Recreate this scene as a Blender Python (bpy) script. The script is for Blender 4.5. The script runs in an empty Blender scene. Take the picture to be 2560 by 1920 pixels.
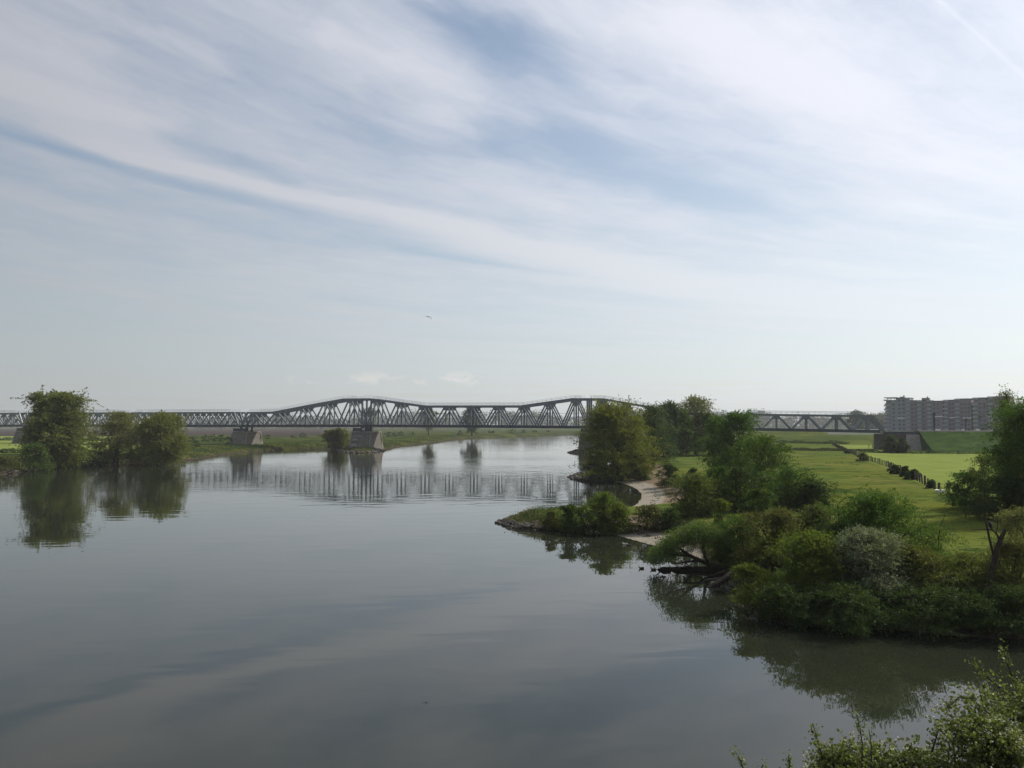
import bpy, bmesh, math, random
import numpy as np
from mathutils import Vector, Matrix

R = math.radians
SC = bpy.context.scene
COL = SC.collection
rng = np.random.default_rng(7)
random.seed(7)

# ---------------------------------------------------------------- camera
F = 2130.0            # focal length in photo pixels (photo is 2560 x 1920)
CAM_H = 10.5
PITCH = math.atan((1062 - 960) / F)
cam_d = bpy.data.cameras.new("camera")
cam_d.sensor_width = 36.0
cam_d.lens = 36.0 * F / 2560.0
cam_d.clip_start = 0.1
cam_d.clip_end = 30000
cam = bpy.data.objects.new("camera", cam_d)
COL.objects.link(cam)
cam.location = (0, 0, CAM_H)
cam.rotation_euler = (R(90) + PITCH, 0, 0)
SC.camera = cam

# ---------------------------------------------------------------- world, sun, exposure
SUN_AZ, SUN_EL = R(60), R(40)      # azimuth clockwise from +Y
HAZE_DENSITY = 0.00013
EXPOSURE = 0.0
SKY_STRENGTH = 0.10
SUN_STRENGTH = 4.8

SC.view_settings.view_transform = 'Standard'
SC.view_settings.look = 'None'
SC.view_settings.gamma = 1.0
SC.view_settings.exposure = EXPOSURE
SC.view_settings.use_curve_mapping = False
SC.render.engine = 'CYCLES'
SC.cycles.use_denoising = True
SC.cycles.max_bounces = 6
SC.cycles.transparent_max_bounces = 4
SC.cycles.volume_bounces = 0
SC.cycles.sample_clamp_indirect = 6.0


class G:
    """small helper for wiring shader nodes"""
    def __init__(self, tree):
        self.t = tree
        self.n = tree.nodes
        self.l = tree.links

    def add(self, typ, **kw):
        nd = self.n.new(typ)
        for k, v in kw.items():
            setattr(nd, k, v)
        return nd

    def put(self, sock, v):
        if hasattr(v, 'is_linked') or isinstance(v, bpy.types.NodeSocket):
            self.l.new(v, sock)
        elif isinstance(v, (tuple, list)):
            if len(v) == 3 and len(sock.default_value) == 4:
                v = (*v, 1.0)
            sock.default_value = v
        else:
            sock.default_value = v

    def m(self, op, a, b=None, c=None, clamp=False):
        nd = self.add('ShaderNodeMath', operation=op, use_clamp=clamp)
        for i, v in enumerate((a, b, c)):
            if v is not None:
                self.put(nd.inputs[i], v)
        return nd.outputs[0]

    def add_(self, *xs):
        r = xs[0]
        for x in xs[1:]:
            r = self.m('ADD', r, x)
        return r

    def mul(self, a, b): return self.m('MULTIPLY', a, b)
    def sub(self, a, b): return self.m('SUBTRACT', a, b)

    def sstep(self, x, a, b, lo=0.0, hi=1.0):
        nd = self.add('ShaderNodeMapRange', interpolation_type='SMOOTHSTEP')
        self.put(nd.inputs[0], x)
        for i, v in zip((1, 2, 3, 4), (a, b, lo, hi)):
            self.put(nd.inputs[i], v)
        return nd.outputs[0]

    def lin(self, x, a, b, lo=0.0, hi=1.0):
        nd = self.add('ShaderNodeMapRange', interpolation_type='LINEAR')
        self.put(nd.inputs[0], x)
        for i, v in zip((1, 2, 3, 4), (a, b, lo, hi)):
            self.put(nd.inputs[i], v)
        return nd.outputs[0]

    def mix(self, f, a, b, blend='MIX'):
        nd = self.add('ShaderNodeMix', data_type='RGBA', blend_type=blend)
        self.put(nd.inputs[0], f)
        self.put(nd.inputs[6], a)
        self.put(nd.inputs[7], b)
        return nd.outputs[2]

    def noise(self, vec, scale, detail=3.0, rough=0.5, dist=0.0):
        nd = self.add('ShaderNodeTexNoise')
        self.put(nd.inputs['Vector'], vec)
        nd.inputs['Scale'].default_value = scale
        nd.inputs['Detail'].default_value = detail
        nd.inputs['Roughness'].default_value = rough
        nd.inputs['Distortion'].default_value = dist
        return nd.outputs['Fac']

    def comb(self, x, y, z=0.0):
        nd = self.add('ShaderNodeCombineXYZ')
        for i, v in enumerate((x, y, z)):
            self.put(nd.inputs[i], v)
        return nd.outputs[0]


def build_world():
    w = bpy.data.worlds.new("World")
    SC.world = w
    w.use_nodes = True
    g = G(w.node_tree)
    g.n.clear()
    out = g.add('ShaderNodeOutputWorld')
    bg = g.add('ShaderNodeBackground')
    bg.inputs['Strength'].default_value = SKY_STRENGTH
    g.l.new(bg.outputs[0], out.inputs[0])
    sky = g.add('ShaderNodeTexSky', sky_type='NISHITA')
    sky.sun_disc = False
    sky.sun_elevation = SUN_EL
    sky.sun_rotation = SUN_AZ
    sky.air_density = 1.0
    sky.dust_density = 1.2
    sky.ozone_density = 1.0
    tc = g.add('ShaderNodeTexCoord')
    sep = g.add('ShaderNodeSeparateXYZ')
    g.l.new(tc.outputs['Generated'], sep.inputs[0])
    x, y, z = sep.outputs
    zc = g.m('MAXIMUM', z, 0.0)
    # point where the view ray meets a thin cloud sheet (flattened towards the horizon)
    inv = g.m('DIVIDE', 1.0, g.m('ADD', zc, 0.12))
    px, py = g.mul(x, inv), g.mul(y, inv)
    a = g.add_(g.mul(px, 0.785), g.mul(py, 0.62))
    c0 = g.add_(g.mul(px, -0.62), g.mul(py, 0.785))
    da = g.sub(a, 1.25)
    c = g.add_(c0, g.mul(g.mul(da, da), 0.14))
    # slow warp so that the streaks curl
    base = g.comb(a, c, 0.0)
    w1 = g.sub(g.noise(g.comb(g.mul(a, 0.9), g.mul(c, 1.6), 3.1), 1.5, 3, 0.55), 0.5)
    w2 = g.sub(g.noise(g.comb(g.mul(a, 1.2), g.mul(c, 2.2), 8.7), 3.1, 3, 0.55), 0.5)
    ca = g.add_(a, g.mul(w2, 0.35))
    cc = g.add_(c, g.mul(w1, 0.16), g.mul(w2, 0.07))
    n1 = g.noise(g.comb(g.mul(ca, 0.55), g.mul(cc, 2.6), 1.7), 1.5, 6, 0.58)
    n2 = g.noise(g.comb(g.mul(ca, 1.3), g.mul(cc, 4.6), 5.3), 1.6, 5, 0.55)
    n3 = g.noise(g.comb(g.mul(ca, 2.6), g.mul(cc, 3.4), 9.9), 2.2, 6, 0.62)

    def bump(a0, sa, c0_, sc, amp):
        u = g.m('DIVIDE', g.sub(ca, a0), sa)
        v = g.m('DIVIDE', g.sub(cc, c0_), sc)
        e = g.m('EXPONENT', g.mul(g.add_(g.mul(u, u), g.mul(v, v)), -1.0))
        return g.mul(e, amp)

    dens = g.add_(g.mul(g.sub(n1, 0.5), 1.1), g.mul(g.sub(n2, 0.5), 0.62), g.mul(g.sub(n3, 0.5), 0.55), 0.50)
    feats = SKY_FEATURES
    for f in feats:
        dens = g.add_(dens, bump(*f))
    # a straight aircraft trail, drawn out by the wind
    tr = g.add_(g.mul(px, 0.63), g.mul(py, -0.776), 0.6893)
    trail = g.m('EXPONENT', g.mul(g.mul(tr, tr), -1 / (0.0055 ** 2)))
    trail = g.mul(trail, 0.16)
    dens = g.add_(dens, trail)
    # thin veil of ice cloud that thickens towards the horizon
    cover = g.add_(0.14, g.mul(g.sstep(dens, -0.22, 1.12), 0.86))
    el = zc
    veil = g.sstep(el, 0.0, 0.42, 1.0, 0.0)
    cover = g.sub(1.0, g.mul(g.sub(1.0, cover), g.sub(1.0, g.mul(veil, 0.46))))
    # small fair weather puffs low on the horizon
    az = g.m('ARCTAN2', x, y)
    pv = g.comb(g.mul(az, 26.0), g.mul(z, 60.0), 0.0)
    pn = g.noise(pv, 1.0, 5, 0.6)
    band = g.mul(g.sstep(z, 0.044, 0.05), g.sstep(z, 0.052, 0.066, 1.0, 0.0))
    pm = g.mul(g.sstep(pn, 0.49, 0.60), band)
    pm = g.mul(pm, g.mul(g.sstep(az, -0.30, -0.20), g.sstep(az, -0.06, 0.0, 1.0, 0.0)))
    # light scattered forward by the cloud grows towards the sun
    sd = (math.sin(SUN_AZ) * math.cos(SUN_EL), math.cos(SUN_AZ) * math.cos(SUN_EL), math.sin(SUN_EL))
    dot = g.add_(g.mul(x, sd[0]), g.mul(y, sd[1]), g.mul(z, sd[2]))
    glow = g.m('POWER', g.m('MAXIMUM', g.m('ADD', g.mul(dot, 0.5), 0.5), 0.0), 2.2)
    lum = g.add_(CLOUD_LO, g.mul(glow, CLOUD_HI))
    cold = g.add('ShaderNodeVectorMath', operation='SCALE')
    cold.inputs[0].default_value = CLOUD_COL
    g.l.new(lum, cold.inputs['Scale'])
    lowcol = g.add('ShaderNodeVectorMath', operation='SCALE')
    lowcol.inputs[0].default_value = HORIZON_COL
    g.l.new(lum, lowcol.inputs['Scale'])
    ccol = g.mix(g.sstep(el, 0.04, 0.34, 1.0, 0.0), cold.outputs[0], lowcol.outputs[0])
    skyc = g.add('ShaderNodeVectorMath', operation='MULTIPLY')
    g.l.new(sky.outputs[0], skyc.inputs[0])
    skyc.inputs[1].default_value = SKY_TINT
    res = g.mix(cover, skyc.outputs[0], ccol)
    pc = g.add('ShaderNodeVectorMath', operation='SCALE')
    pc.inputs[0].default_value = (1.0, 0.99, 0.95)
    g.l.new(g.mul(lum, 1.28), pc.inputs['Scale'])
    res = g.mix(g.mul(pm, 0.7), res, pc.outputs[0])
    g.l.new(res, bg.inputs['Color'])
    w.cycles.sampling_method = 'MANUAL'
    w.cycles.sample_map_resolution = 512


# (a0, spread along, c0, spread across, amount) in the sheet's own axes
SKY_FEATURES = [
    (0.30, 0.35, 2.21, 0.08, 0.75), (0.75, 0.33, 2.375, 0.055, 0.85), (1.40, 0.50, 2.355, 0.06, 0.70),
    (2.10, 0.60, 2.42, 0.10, 0.45), (3.00, 0.80, 2.66, 0.18, 0.35), (0.28, 0.22, 2.04, 0.11, 0.35),
    (0.40, 0.28, 2.46, 0.05, -0.48), (0.90, 0.33, 2.515, 0.04, -0.27), (1.35, 0.35, 2.48, 0.03, -0.21),
    (1.85, 0.50, 2.62, 0.05, -0.30), (2.50, 0.50, 2.85, 0.07, -0.18), (0.72, 0.12, 2.22, 0.07, -0.27),
    (0.88, 0.14, 2.27, 0.05, -0.24), (1.10, 0.15, 1.92, 0.09, -0.21), (0.95, 0.20, 1.55, 0.07, 0.30),
    (1.08, 0.10, 1.67, 0.05, 0.25), (1.00, 0.15, 1.33, 0.08, -0.37), (1.15, 0.12, 1.43, 0.08, -0.30),
    (1.32, 0.10, 1.76, 0.06, -0.27), (1.65, 0.30, 1.70, 0.10, -0.30), (2.10, 0.25, 1.75, 0.09, -0.27),
    (1.42, 0.12, 1.58, 0.06, -0.18), (0.85, 0.16, 3.20, 0.06, -0.24), (1.55, 0.50, 1.05, 0.20, 0.34),
    (2.30, 0.50, 1.15, 0.20, 0.28), (2.60, 0.30, 1.46, 0.07, 0.40), (2.08, 0.20, 1.44, 0.08, -0.09),
    (1.45, 0.30, 1.60, 0.12, -0.38), (1.95, 0.32, 1.70, 0.11, -0.34), (1.02, 0.16, 1.34, 0.08, -0.20),
    (0.50, 0.18, 2.47, 0.05, -0.22), (0.62, 0.28, 2.05, 0.10, -0.16), (2.35, 0.8, 2.50, 0.12, 0.16), (3.6, 0.9, 2.95, 0.22, 0.22),
    (1.55, 0.7, 2.62, 0.035, -0.18),
]
CLOUD_LO, CLOUD_HI = 2.3, 8.5
CLOUD_COL = (0.99, 1.02, 1.12)
HORIZON_COL = (1.03, 1.10, 1.16)
SKY_TINT = (1.10, 1.12, 1.08)
build_world()

sun_d = bpy.data.lights.new("sun", 'SUN')
sun_d.energy = SUN_STRENGTH
sun_d.angle = R(0.6)
sun_d.color = (1.0, 0.94, 0.84)
sun = bpy.data.objects.new("sun", sun_d)
COL.objects.link(sun)
_sd = Vector((math.sin(SUN_AZ) * math.cos(SUN_EL), math.cos(SUN_AZ) * math.cos(SUN_EL), math.sin(SUN_EL)))
sun.rotation_euler = _sd.to_track_quat('Z', 'Y').to_euler()
sun.location = (60, 40, 60)

# ---------------------------------------------------------------- surveying helpers
CP, SP = math.cos(PITCH), math.sin(PITCH)


def ray(px, py):
    u, v = (px - 1280) / F, (960 - py) / F
    return np.array([u, CP - v * SP, SP + v * CP])


def at(px, py, z=0.0):
    d = ray(px, py)
    t = (z - CAM_H) / d[2]
    return np.array([d[0] * t, d[1] * t, z])


def at_y(px, py, y):
    d = ray(px, py)
    t = y / d[1]
    return np.array([d[0] * t, y, CAM_H + d[2] * t])


def tag(o, label=None, cat=None, group=None, kind=None):
    if label: o['label'] = label
    if cat: o['category'] = cat
    if group: o['group'] = group
    if kind: o['kind'] = kind
    return o


def empty(name, loc=(0, 0, 0), rz=0.0, label=None, cat=None, group=None):
    o = bpy.data.objects.new(name, None)
    o.empty_display_size = 0.3
    COL.objects.link(o)
    o.location = loc
    o.rotation_euler = (0, 0, rz)
    o['kind'] = 'thing'
    return tag(o, label, cat, group)


def new_mesh(name, verts, faces):
    """verts (N,3) array; faces (M,k) array with constant k"""
    verts = np.asarray(verts, dtype=np.float32)
    faces = np.asarray(faces, dtype=np.int32)
    me = bpy.data.meshes.new(name)
    k = faces.shape[1]
    me.vertices.add(len(verts))
    me.vertices.foreach_set('co', verts.ravel())
    me.loops.add(faces.size)
    me.loops.foreach_set('vertex_index', faces.ravel())
    me.polygons.add(len(faces))
    me.polygons.foreach_set('loop_start', np.arange(0, faces.size, k, dtype=np.int32))
    me.update(calc_edges=True)
    me.validate()
    return me


def link(name, me, mat=None, parent=None, loc=None):
    o = bpy.data.objects.new(name, me)
    COL.objects.link(o)
    if mat is not None and len(me.materials) == 0:
        me.materials.append(mat)
    if parent is not None:
        o.parent = parent
    if loc is not None:
        o.location = loc
    return o


class MB:
    """collects boxes, tubes and faces into one mesh"""
    def __init__(self):
        self.v, self.f = [], []

    def poly(self, pts, faces):
        b = len(self.v)
        self.v += [tuple(p) for p in pts]
        self.f += [tuple(i + b for i in f) for f in faces]
        return self

    def box(self, c, s, rot=None):
        pts = []
        for dz in (-.5, .5):
            for dx, dy in ((-.5, -.5), (.5, -.5), (.5, .5), (-.5, .5)):
                p = Vector((dx * s[0], dy * s[1], dz * s[2]))
                if rot is not None: p = rot @ p
                pts.append(p + Vector(c))
        return self.poly(pts, [(3, 2, 1, 0), (4, 5, 6, 7), (0, 1, 5, 4), (1, 2, 6, 5), (2, 3, 7, 6), (3, 0, 4, 7)])

    def loft(self, rings, cap=True):
        n = len(rings[0])
        pts = [p for r in rings for p in r]
        fs = []
        for i in range(len(rings) - 1):
            for j in range(n):
                k = (j + 1) % n
                fs.append((i * n + j, i * n + k, (i + 1) * n + k, (i + 1) * n + j))
        if cap:
            fs.append(tuple(reversed(range(n))))
            fs.append(tuple(range((len(rings) - 1) * n, len(rings) * n)))
        return self.poly(pts, fs)

    def tube(self, pts, radii, n=6):
        pts = [Vector(p) for p in pts]
        rings = []
        prev = None
        for i, p in enumerate(pts):
            d = (pts[min(i + 1, len(pts) - 1)] - pts[max(i - 1, 0)])
            if d.length < 1e-6: d = Vector((0, 0, 1))
            d.normalize()
            ref = Vector((0, 0, 1)) if abs(d.z) < 0.9 else Vector((1, 0, 0))
            if prev is not None: ref = prev
            s = d.cross(ref)
            if s.length < 1e-5: s = d.cross(Vector((0.3, 1, 0.2)))
            s.normalize()
            t = s.cross(d)
            prev = t
            r = radii[i] if hasattr(radii, '__len__') else radii
            rings.append([p + s * (math.cos(2 * math.pi * k / n) * r) + t * (math.sin(2 * math.pi * k / n) * r) for k in range(n)])
        return self.loft(rings)

    def mesh(self, name):
        me = bpy.data.meshes.new(name)
        me.from_pydata(self.v, [], self.f)
        me.update()
        return me

    def build(self, name, mat, parent=None, loc=None, smooth=False):
        me = self.mesh(name)
        if smooth:
            me.polygons.foreach_set('use_smooth', np.ones(len(me.polygons), dtype=bool))
        return link(name, me, mat, parent, loc)


# ---------------------------------------------------------------- materials
def mat(name):
    m_ = bpy.data.materials.new(name)
    m_.use_nodes = True
    g = G(m_.node_tree)
    g.n.clear()
    out = g.add('ShaderNodeOutputMaterial')
    return m_, g, out


def plain(name, col, rough=0.7, spec=0.3, vary=0.15, scale=1.5, bump=0.0, metal=0.0, grime=None):
    m_, g, out = mat(name)
    b = g.add('ShaderNodeBsdfPrincipled')
    tc = g.add('ShaderNodeTexCoord')
    geo = g.add('ShaderNodeNewGeometry')
    n = g.noise(geo.outputs['Position'], scale, 5, 0.6)
    lo = tuple(c * (1 - vary) for c in col)
    hi = tuple(min(1, c * (1 + vary)) for c in col)
    c = g.mix(g.sstep(n, 0.3, 0.7), lo, hi)
    if grime:
        n2 = g.noise(geo.outputs['Position'], scale * 0.35, 6, 0.7)
        c = g.mix(g.sstep(n2, 0.48, 0.72, 0, grime[1]), c, grime[0])
    g.put(b.inputs['Base Color'], c)
    b.inputs['Roughness'].default_value = rough
    b.inputs['Specular IOR Level'].default_value = spec
    b.inputs['Metallic'].default_value = metal
    if bump:
        bp = g.add('ShaderNodeBump')
        bp.inputs['Strength'].default_value = bump
        bp.inputs['Distance'].default_value = 0.05
        g.l.new(g.noise(geo.outputs['Position'], scale * 6, 4, 0.6), bp.inputs['Height'])
        g.l.new(bp.outputs[0], b.inputs['Normal'])
    g.l.new(b.outputs[0], out.inputs[0])
    return m_


def leaf(name, col, trans=0.4, col2=None, gloss=0.014):
    m_, g, out = mat(name)
    geo = g.add('ShaderNodeNewGeometry')
    tc = g.add('ShaderNodeTexCoord')
    oi = g.add('ShaderNodeObjectInfo')
    n = g.noise(tc.outputs['Object'], 0.55, 3, 0.6)
    rnd = geo.outputs['Random Per Island']
    col = tuple(c * 1.18 for c in col) if name != 'hawthorn_blossom' else col
    trans = min(.5, trans + .05)
    col2 = col2 or (col[0] * 1.35, col[1] * 1.15, col[2] * 0.8)
    dk = tuple(c * 0.62 for c in col)
    c = g.mix(rnd, dk, col2)
    c = g.mix(g.sstep(n, 0.35, 0.65), c, col)
    hs = g.add('ShaderNodeHueSaturation')
    g.put(hs.inputs['Color'], c)
    g.put(hs.inputs['Hue'], g.lin(oi.outputs['Random'], 0, 1, 0.485, 0.512))
    g.put(hs.inputs['Value'], g.lin(rnd, 0, 1, 0.8, 1.2))
    d = g.add('ShaderNodeBsdfDiffuse')
    t = g.add('ShaderNodeBsdfTranslucent')
    g.l.new(hs.outputs[0], d.inputs[0])
    tcol = g.mix(1.0, hs.outputs[0], (1.12, 1.25, 0.52), 'MULTIPLY')
    g.l.new(tcol, t.inputs[0])
    ms = g.add('ShaderNodeMixShader')
    ms.inputs[0].default_value = trans
    g.l.new(d.outputs[0], ms.inputs[1])
    g.l.new(t.outputs[0], ms.inputs[2])
    gl = g.add('ShaderNodeBsdfGlossy')
    gl.inputs['Roughness'].default_value = 0.45
    ms2 = g.add('ShaderNodeMixShader')
    ms2.inputs[0].default_value = gloss
    g.l.new(ms.outputs[0], ms2.inputs[1])
    g.l.new(gl.outputs[0], ms2.inputs[2])
    g.l.new(ms2.outputs[0], out.inputs[0])
    return m_


M = {}
M['steel'] = plain('bridge_paint', (0.145, 0.165, 0.185), 0.32, 0.6, 0.15, 0.9, grime=((0.12, 0.105, 0.10), 0.3))
M['steel_dark'] = plain('girder_paint', (0.060, 0.066, 0.078), 0.6, 0.3, 0.2, 0.8)
M['rail'] = plain('railing_paint', (0.30, 0.32, 0.33), 0.5, 0.4, 0.05)
M['ballast'] = plain('ballast', (0.12, 0.11, 0.10), 0.95, 0.1, 0.3, 5)
M['stone'] = plain('pier_masonry', (0.158, 0.146, 0.124), 0.9, 0.1, 0.22, 1.1, 0.4, grime=((0.10, 0.08, 0.065), 0.5))
M['cap'] = plain('pier_capstone', (0.25, 0.235, 0.205), 0.9, 0.15, 0.15, 1.0, 0.3)
M['rock'] = plain('groyne_basalt', (0.085, 0.075, 0.062), 0.85, 0.25, 0.35, 2.2, 0.6)
M['bark'] = plain('bark', (0.050, 0.040, 0.030), 0.95, 0.1, 0.3, 3.0, 0.5)
M['bark_pale'] = plain('dead_wood', (0.075, 0.062, 0.048), 0.95, 0.1, 0.3, 3.0, 0.5)
M['white'] = plain('white_enamel', (0.78, 0.78, 0.75), 0.4, 0.4, 0.05)
M['brick'] = plain('brown_brickwork', (0.285, 0.245, 0.262), 0.9, 0.1, 0.08, 0.6)
M['render'] = plain('grey_render', (0.31, 0.335, 0.34), 0.85, 0.1, 0.1, 0.5)
M['panel'] = plain('pale_panel', (0.50, 0.50, 0.50), 0.7, 0.3, 0.08)
M['pale_rail'] = plain('balcony_railing', (0.42, 0.42, 0.42), 0.7, 0.3, 0.08)
M['glass'] = plain('window_glass', (0.13, 0.135, 0.14), 0.4, 0.2, 0.1)
M['roof'] = plain('roof_felt', (0.10, 0.095, 0.095), 0.95, 0.1, 0.1)
M['post'] = plain('weathered_fence_wood', (0.085, 0.068, 0.050), 0.95, 0.1, 0.3, 4)
M['cow'] = plain('cow_hide', (0.022, 0.018, 0.016), 0.8, 0.2, 0.2, 2)
M['feather'] = plain('dark_feathers', (0.018, 0.018, 0.020), 0.6, 0.3, 0.2, 6)
M['beak'] = plain('beak_horn', (0.12, 0.10, 0.05), 0.5, 0.3)
M['duck_brown'] = plain('duck_brown', (0.10, 0.078, 0.055), 0.8, 0.2, 0.3, 12)
M['duck_pale'] = plain('duck_pale', (0.62, 0.60, 0.55), 0.8, 0.2, 0.1, 12)
M['tag'] = plain('graffiti_paint', (0.30, 0.31, 0.30), 0.8, 0.2, 0.2, 2)
M['tag_dark'] = plain('graffiti_outline', (0.02, 0.02, 0.03), 0.8, 0.2, 0.2, 2)

L = {}
L['willow_yellow'] = leaf('leaf_willow_yellow', (0.104, 0.126, 0.026), 0.40)
L['olive'] = leaf('leaf_olive', (0.092, 0.112, 0.034), 0.38)
L['olive_light'] = leaf('leaf_olive_light', (0.118, 0.135, 0.042), 0.42)
L['green'] = leaf('leaf_green', (0.056, 0.098, 0.022), 0.40)
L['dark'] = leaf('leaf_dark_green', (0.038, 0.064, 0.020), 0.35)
L['blue'] = leaf('leaf_blue_green', (0.050, 0.080, 0.036), 0.38)
L['bright'] = leaf('leaf_bright_green', (0.088, 0.125, 0.026), 0.45)
L['brown'] = leaf('leaf_bronze', (0.086, 0.098, 0.034), 0.35)
L['pale'] = leaf('leaf_pale_green', (0.120, 0.130, 0.060), 0.4)
L['grey'] = leaf('leaf_silver', (0.155, 0.185, 0.135), 0.3)
L['blossom'] = leaf('hawthorn_blossom', (0.50, 0.48, 0.42), 0.3, (0.62, 0.60, 0.54))
L['hawthorn'] = leaf('leaf_hawthorn', (0.105, 0.130, 0.042), 0.40, (0.17, 0.185, 0.075))
L['herb'] = leaf('leaf_herbs', (0.034, 0.058, 0.015), 0.38)
L['straw'] = leaf('dry_reed', (0.16, 0.14, 0.085), 0.3)
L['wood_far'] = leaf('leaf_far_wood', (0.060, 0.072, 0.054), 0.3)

# ---------------------------------------------------------------- terrain
def W(p, z=0.0):
    return at(p[0], p[1], z)[:2]


RIGHT_LAND = np.array(
    [(-3, -60), (0, 0), (2, 10), (4.5, 16), (8, 20), (14, 23), (22, 26), (32, 30), (42, 35), (38, 38.5)]
    + [tuple(W(p)) for p in [
        (2700, 1600), (2480, 1594), (2400, 1587), (2300, 1580), (2180, 1573), (2060, 1566), (1920, 1553), (1872, 1540), (1868, 1507),
        (1850, 1489), (1826, 1467), (1806, 1445), (1835, 1427), (1815, 1412), (1790, 1408), (1720, 1385), (1620, 1361),
        (1560, 1344), (1507, 1329), (1421, 1327), (1356, 1326), (1303, 1322), (1271, 1314), (1258, 1307), (1281, 1297), (1312, 1292),
        (1357, 1290), (1450, 1284), (1530, 1276), (1570, 1270), (1590, 1261), (1601, 1247), (1602, 1234), (1590, 1222),
        (1568, 1212), (1537, 1204), (1468, 1204), (1449, 1201), (1430, 1193), (1447, 1186), (1490, 1183), (1520, 1174), (1530, 1158),
        (1515, 1144), (1470, 1137), (1440, 1134), (1425, 1131.5), (1440, 1128), (1500, 1122)]]
    + [(46, 440), (60, 560), (120, 760), (250, 880), (600, 1000), (3000, 1400), (7000, 1500), (7000, -1000), (500, -1000)])
LEFT_LAND = np.array(
    [(-7000, -200), (-600, 90)]
    + [tuple(W(p)) for p in [
        (-1500, 1230), (-400, 1198), (0, 1188), (72, 1178), (130, 1171), (202, 1165), (275, 1162), (347, 1162), (419, 1160), (434, 1157),
        (477, 1149.5), (535, 1141), (610, 1131), (683, 1127), (700, 1125), (759, 1124), (818, 1122), (858, 1126), (875, 1131),
        (905, 1133), (935, 1131), (958, 1125), (984, 1119), (997, 1116), (1058, 1109), (1106, 1104), (1141, 1098), (1180, 1095.5),
        (1253, 1093), (1320, 1090.5), (1387, 1088), (1438, 1086)]]
    + [(150, 990), (400, 1120), (3000, 1700), (7000, 2000), (7000, 7500), (-7000, 7500)])


def inside(P, poly):
    x, y = P[:, 0], P[:, 1]
    r = np.zeros(len(P), bool)
    n = len(poly)
    for i in range(n):
        x0, y0 = poly[i]
        x1, y1 = poly[(i + 1) % n]
        if y0 == y1: continue
        c = ((y0 > y) != (y1 > y)) & (x < (x1 - x0) * (y - y0) / (y1 - y0) + x0)
        r ^= c
    return r


def pdist(P, poly):
    d = np.full(len(P), 1e9)
    n = len(poly)
    for i in range(n):
        a, b = poly[i], poly[(i + 1) % n]
        ab = b - a
        t = np.clip(((P - a) @ ab) / max(ab @ ab, 1e-9), 0, 1)
        q = P - (a + t[:, None] * ab)
        d = np.minimum(d, (q * q).sum(1))
    return np.sqrt(d)


def sdist(P):
    P = np.asarray(P, float)
    d = np.minimum(pdist(P, RIGHT_LAND), pdist(P, LEFT_LAND))
    ins = inside(P, RIGHT_LAND) | inside(P, LEFT_LAND)
    return np.where(ins, d, -d)


def sm(x, a, b):
    t = np.clip((x - a) / (b - a), 0, 1)
    return t * t * (3 - 2 * t)


def soft_poly(P, poly, w):
    d = pdist(P, poly)
    s = np.where(inside(P, poly), d, -d)
    return sm(s, -w, w)


def PX(pts, z=0.5):
    return np.array([W(p, z) for p in pts])


BEACH = [PX([(1415, 1332), (1470, 1312), (1520, 1304), (1600, 1306), (1690, 1318), (1740, 1350), (1770, 1412), (1620, 1372), (1500, 1336)], 0.3),
         PX([(1500, 1212), (1535, 1200), (1575, 1190), (1625, 1172), (1655, 1174), (1668, 1200), (1700, 1215), (1720, 1240), (1690, 1275), (1560, 1285), (1580, 1230)], 0.4)]
PASTURE = [PX([(2123, 1131.5), (2700, 1134), (2900, 1240), (2700, 1262), (2350, 1231), (2299, 1207), (2221, 1170), (2172, 1154)], 2.0),
           PX([(2094, 1112.5), (2195, 1112.5), (2200, 1126), (2123, 1126)], 2.0),
           PX([(-500, 1090.5), (300, 1090.5), (420, 1108), (380, 1133), (-500, 1136)], 2.0)]
PLOUGH = [PX([(-900, 1073), (780, 1073), (900, 1078), (820, 1087), (720, 1092), (560, 1087), (430, 1089.5), (-900, 1089.5)], 2.0)]
DIKE_X = 70.0


def fbm(P, s, seed=0):
    r = np.random.default_rng(seed)
    v = np.zeros(len(P))
    amp = 1.0
    for k in range(5):
        for q in range(3):
            th = r.uniform(0, 6.28)
            f = s * (1.9 ** k) * r.uniform(.8, 1.2)
            v += amp * np.sin(P[:, 0] * math.cos(th) * f + P[:, 1] * math.sin(th) * f + r.uniform(0, 6.28))
        amp *= 0.55
    return v / 5.0


def height(P):
    P = np.asarray(P, float)
    s = sdist(P)
    sand = np.maximum(soft_poly(P, BEACH[0], 1.5), soft_poly(P, BEACH[1], 1.5))
    sj = s + 0.25 * fbm(P, 0.9, 3)
    steep = 0.15 + 1.0 * sm(sj, 0.0, 3.0) + 0.85 * sm(sj, 3, 16)
    gentle = np.clip(s * 0.085, 0, 1.3) + 0.7 * sm(s, 14, 26)
    z = np.where(s > 0, steep * (1 - sand) + gentle * sand, np.maximum(s * 0.35, -1.6))
    left = inside(P, LEFT_LAND)
    z = z + np.where(s > 4, 0.10 * fbm(P, 0.12, 5), 0.0) * sm(s, 4, 14)
    # the flood dike far behind the right hand meadow
    dk = sm(P[:, 1], 400, 640) * (1 - sm(P[:, 1], 660, 720)) * sm(P[:, 0], DIKE_X, DIKE_X + 60) * (~left)
    z = z + 3.6 * dk
    return z


def hz(x, y):
    return float(height(np.array([[x, y]]))[0])


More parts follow.
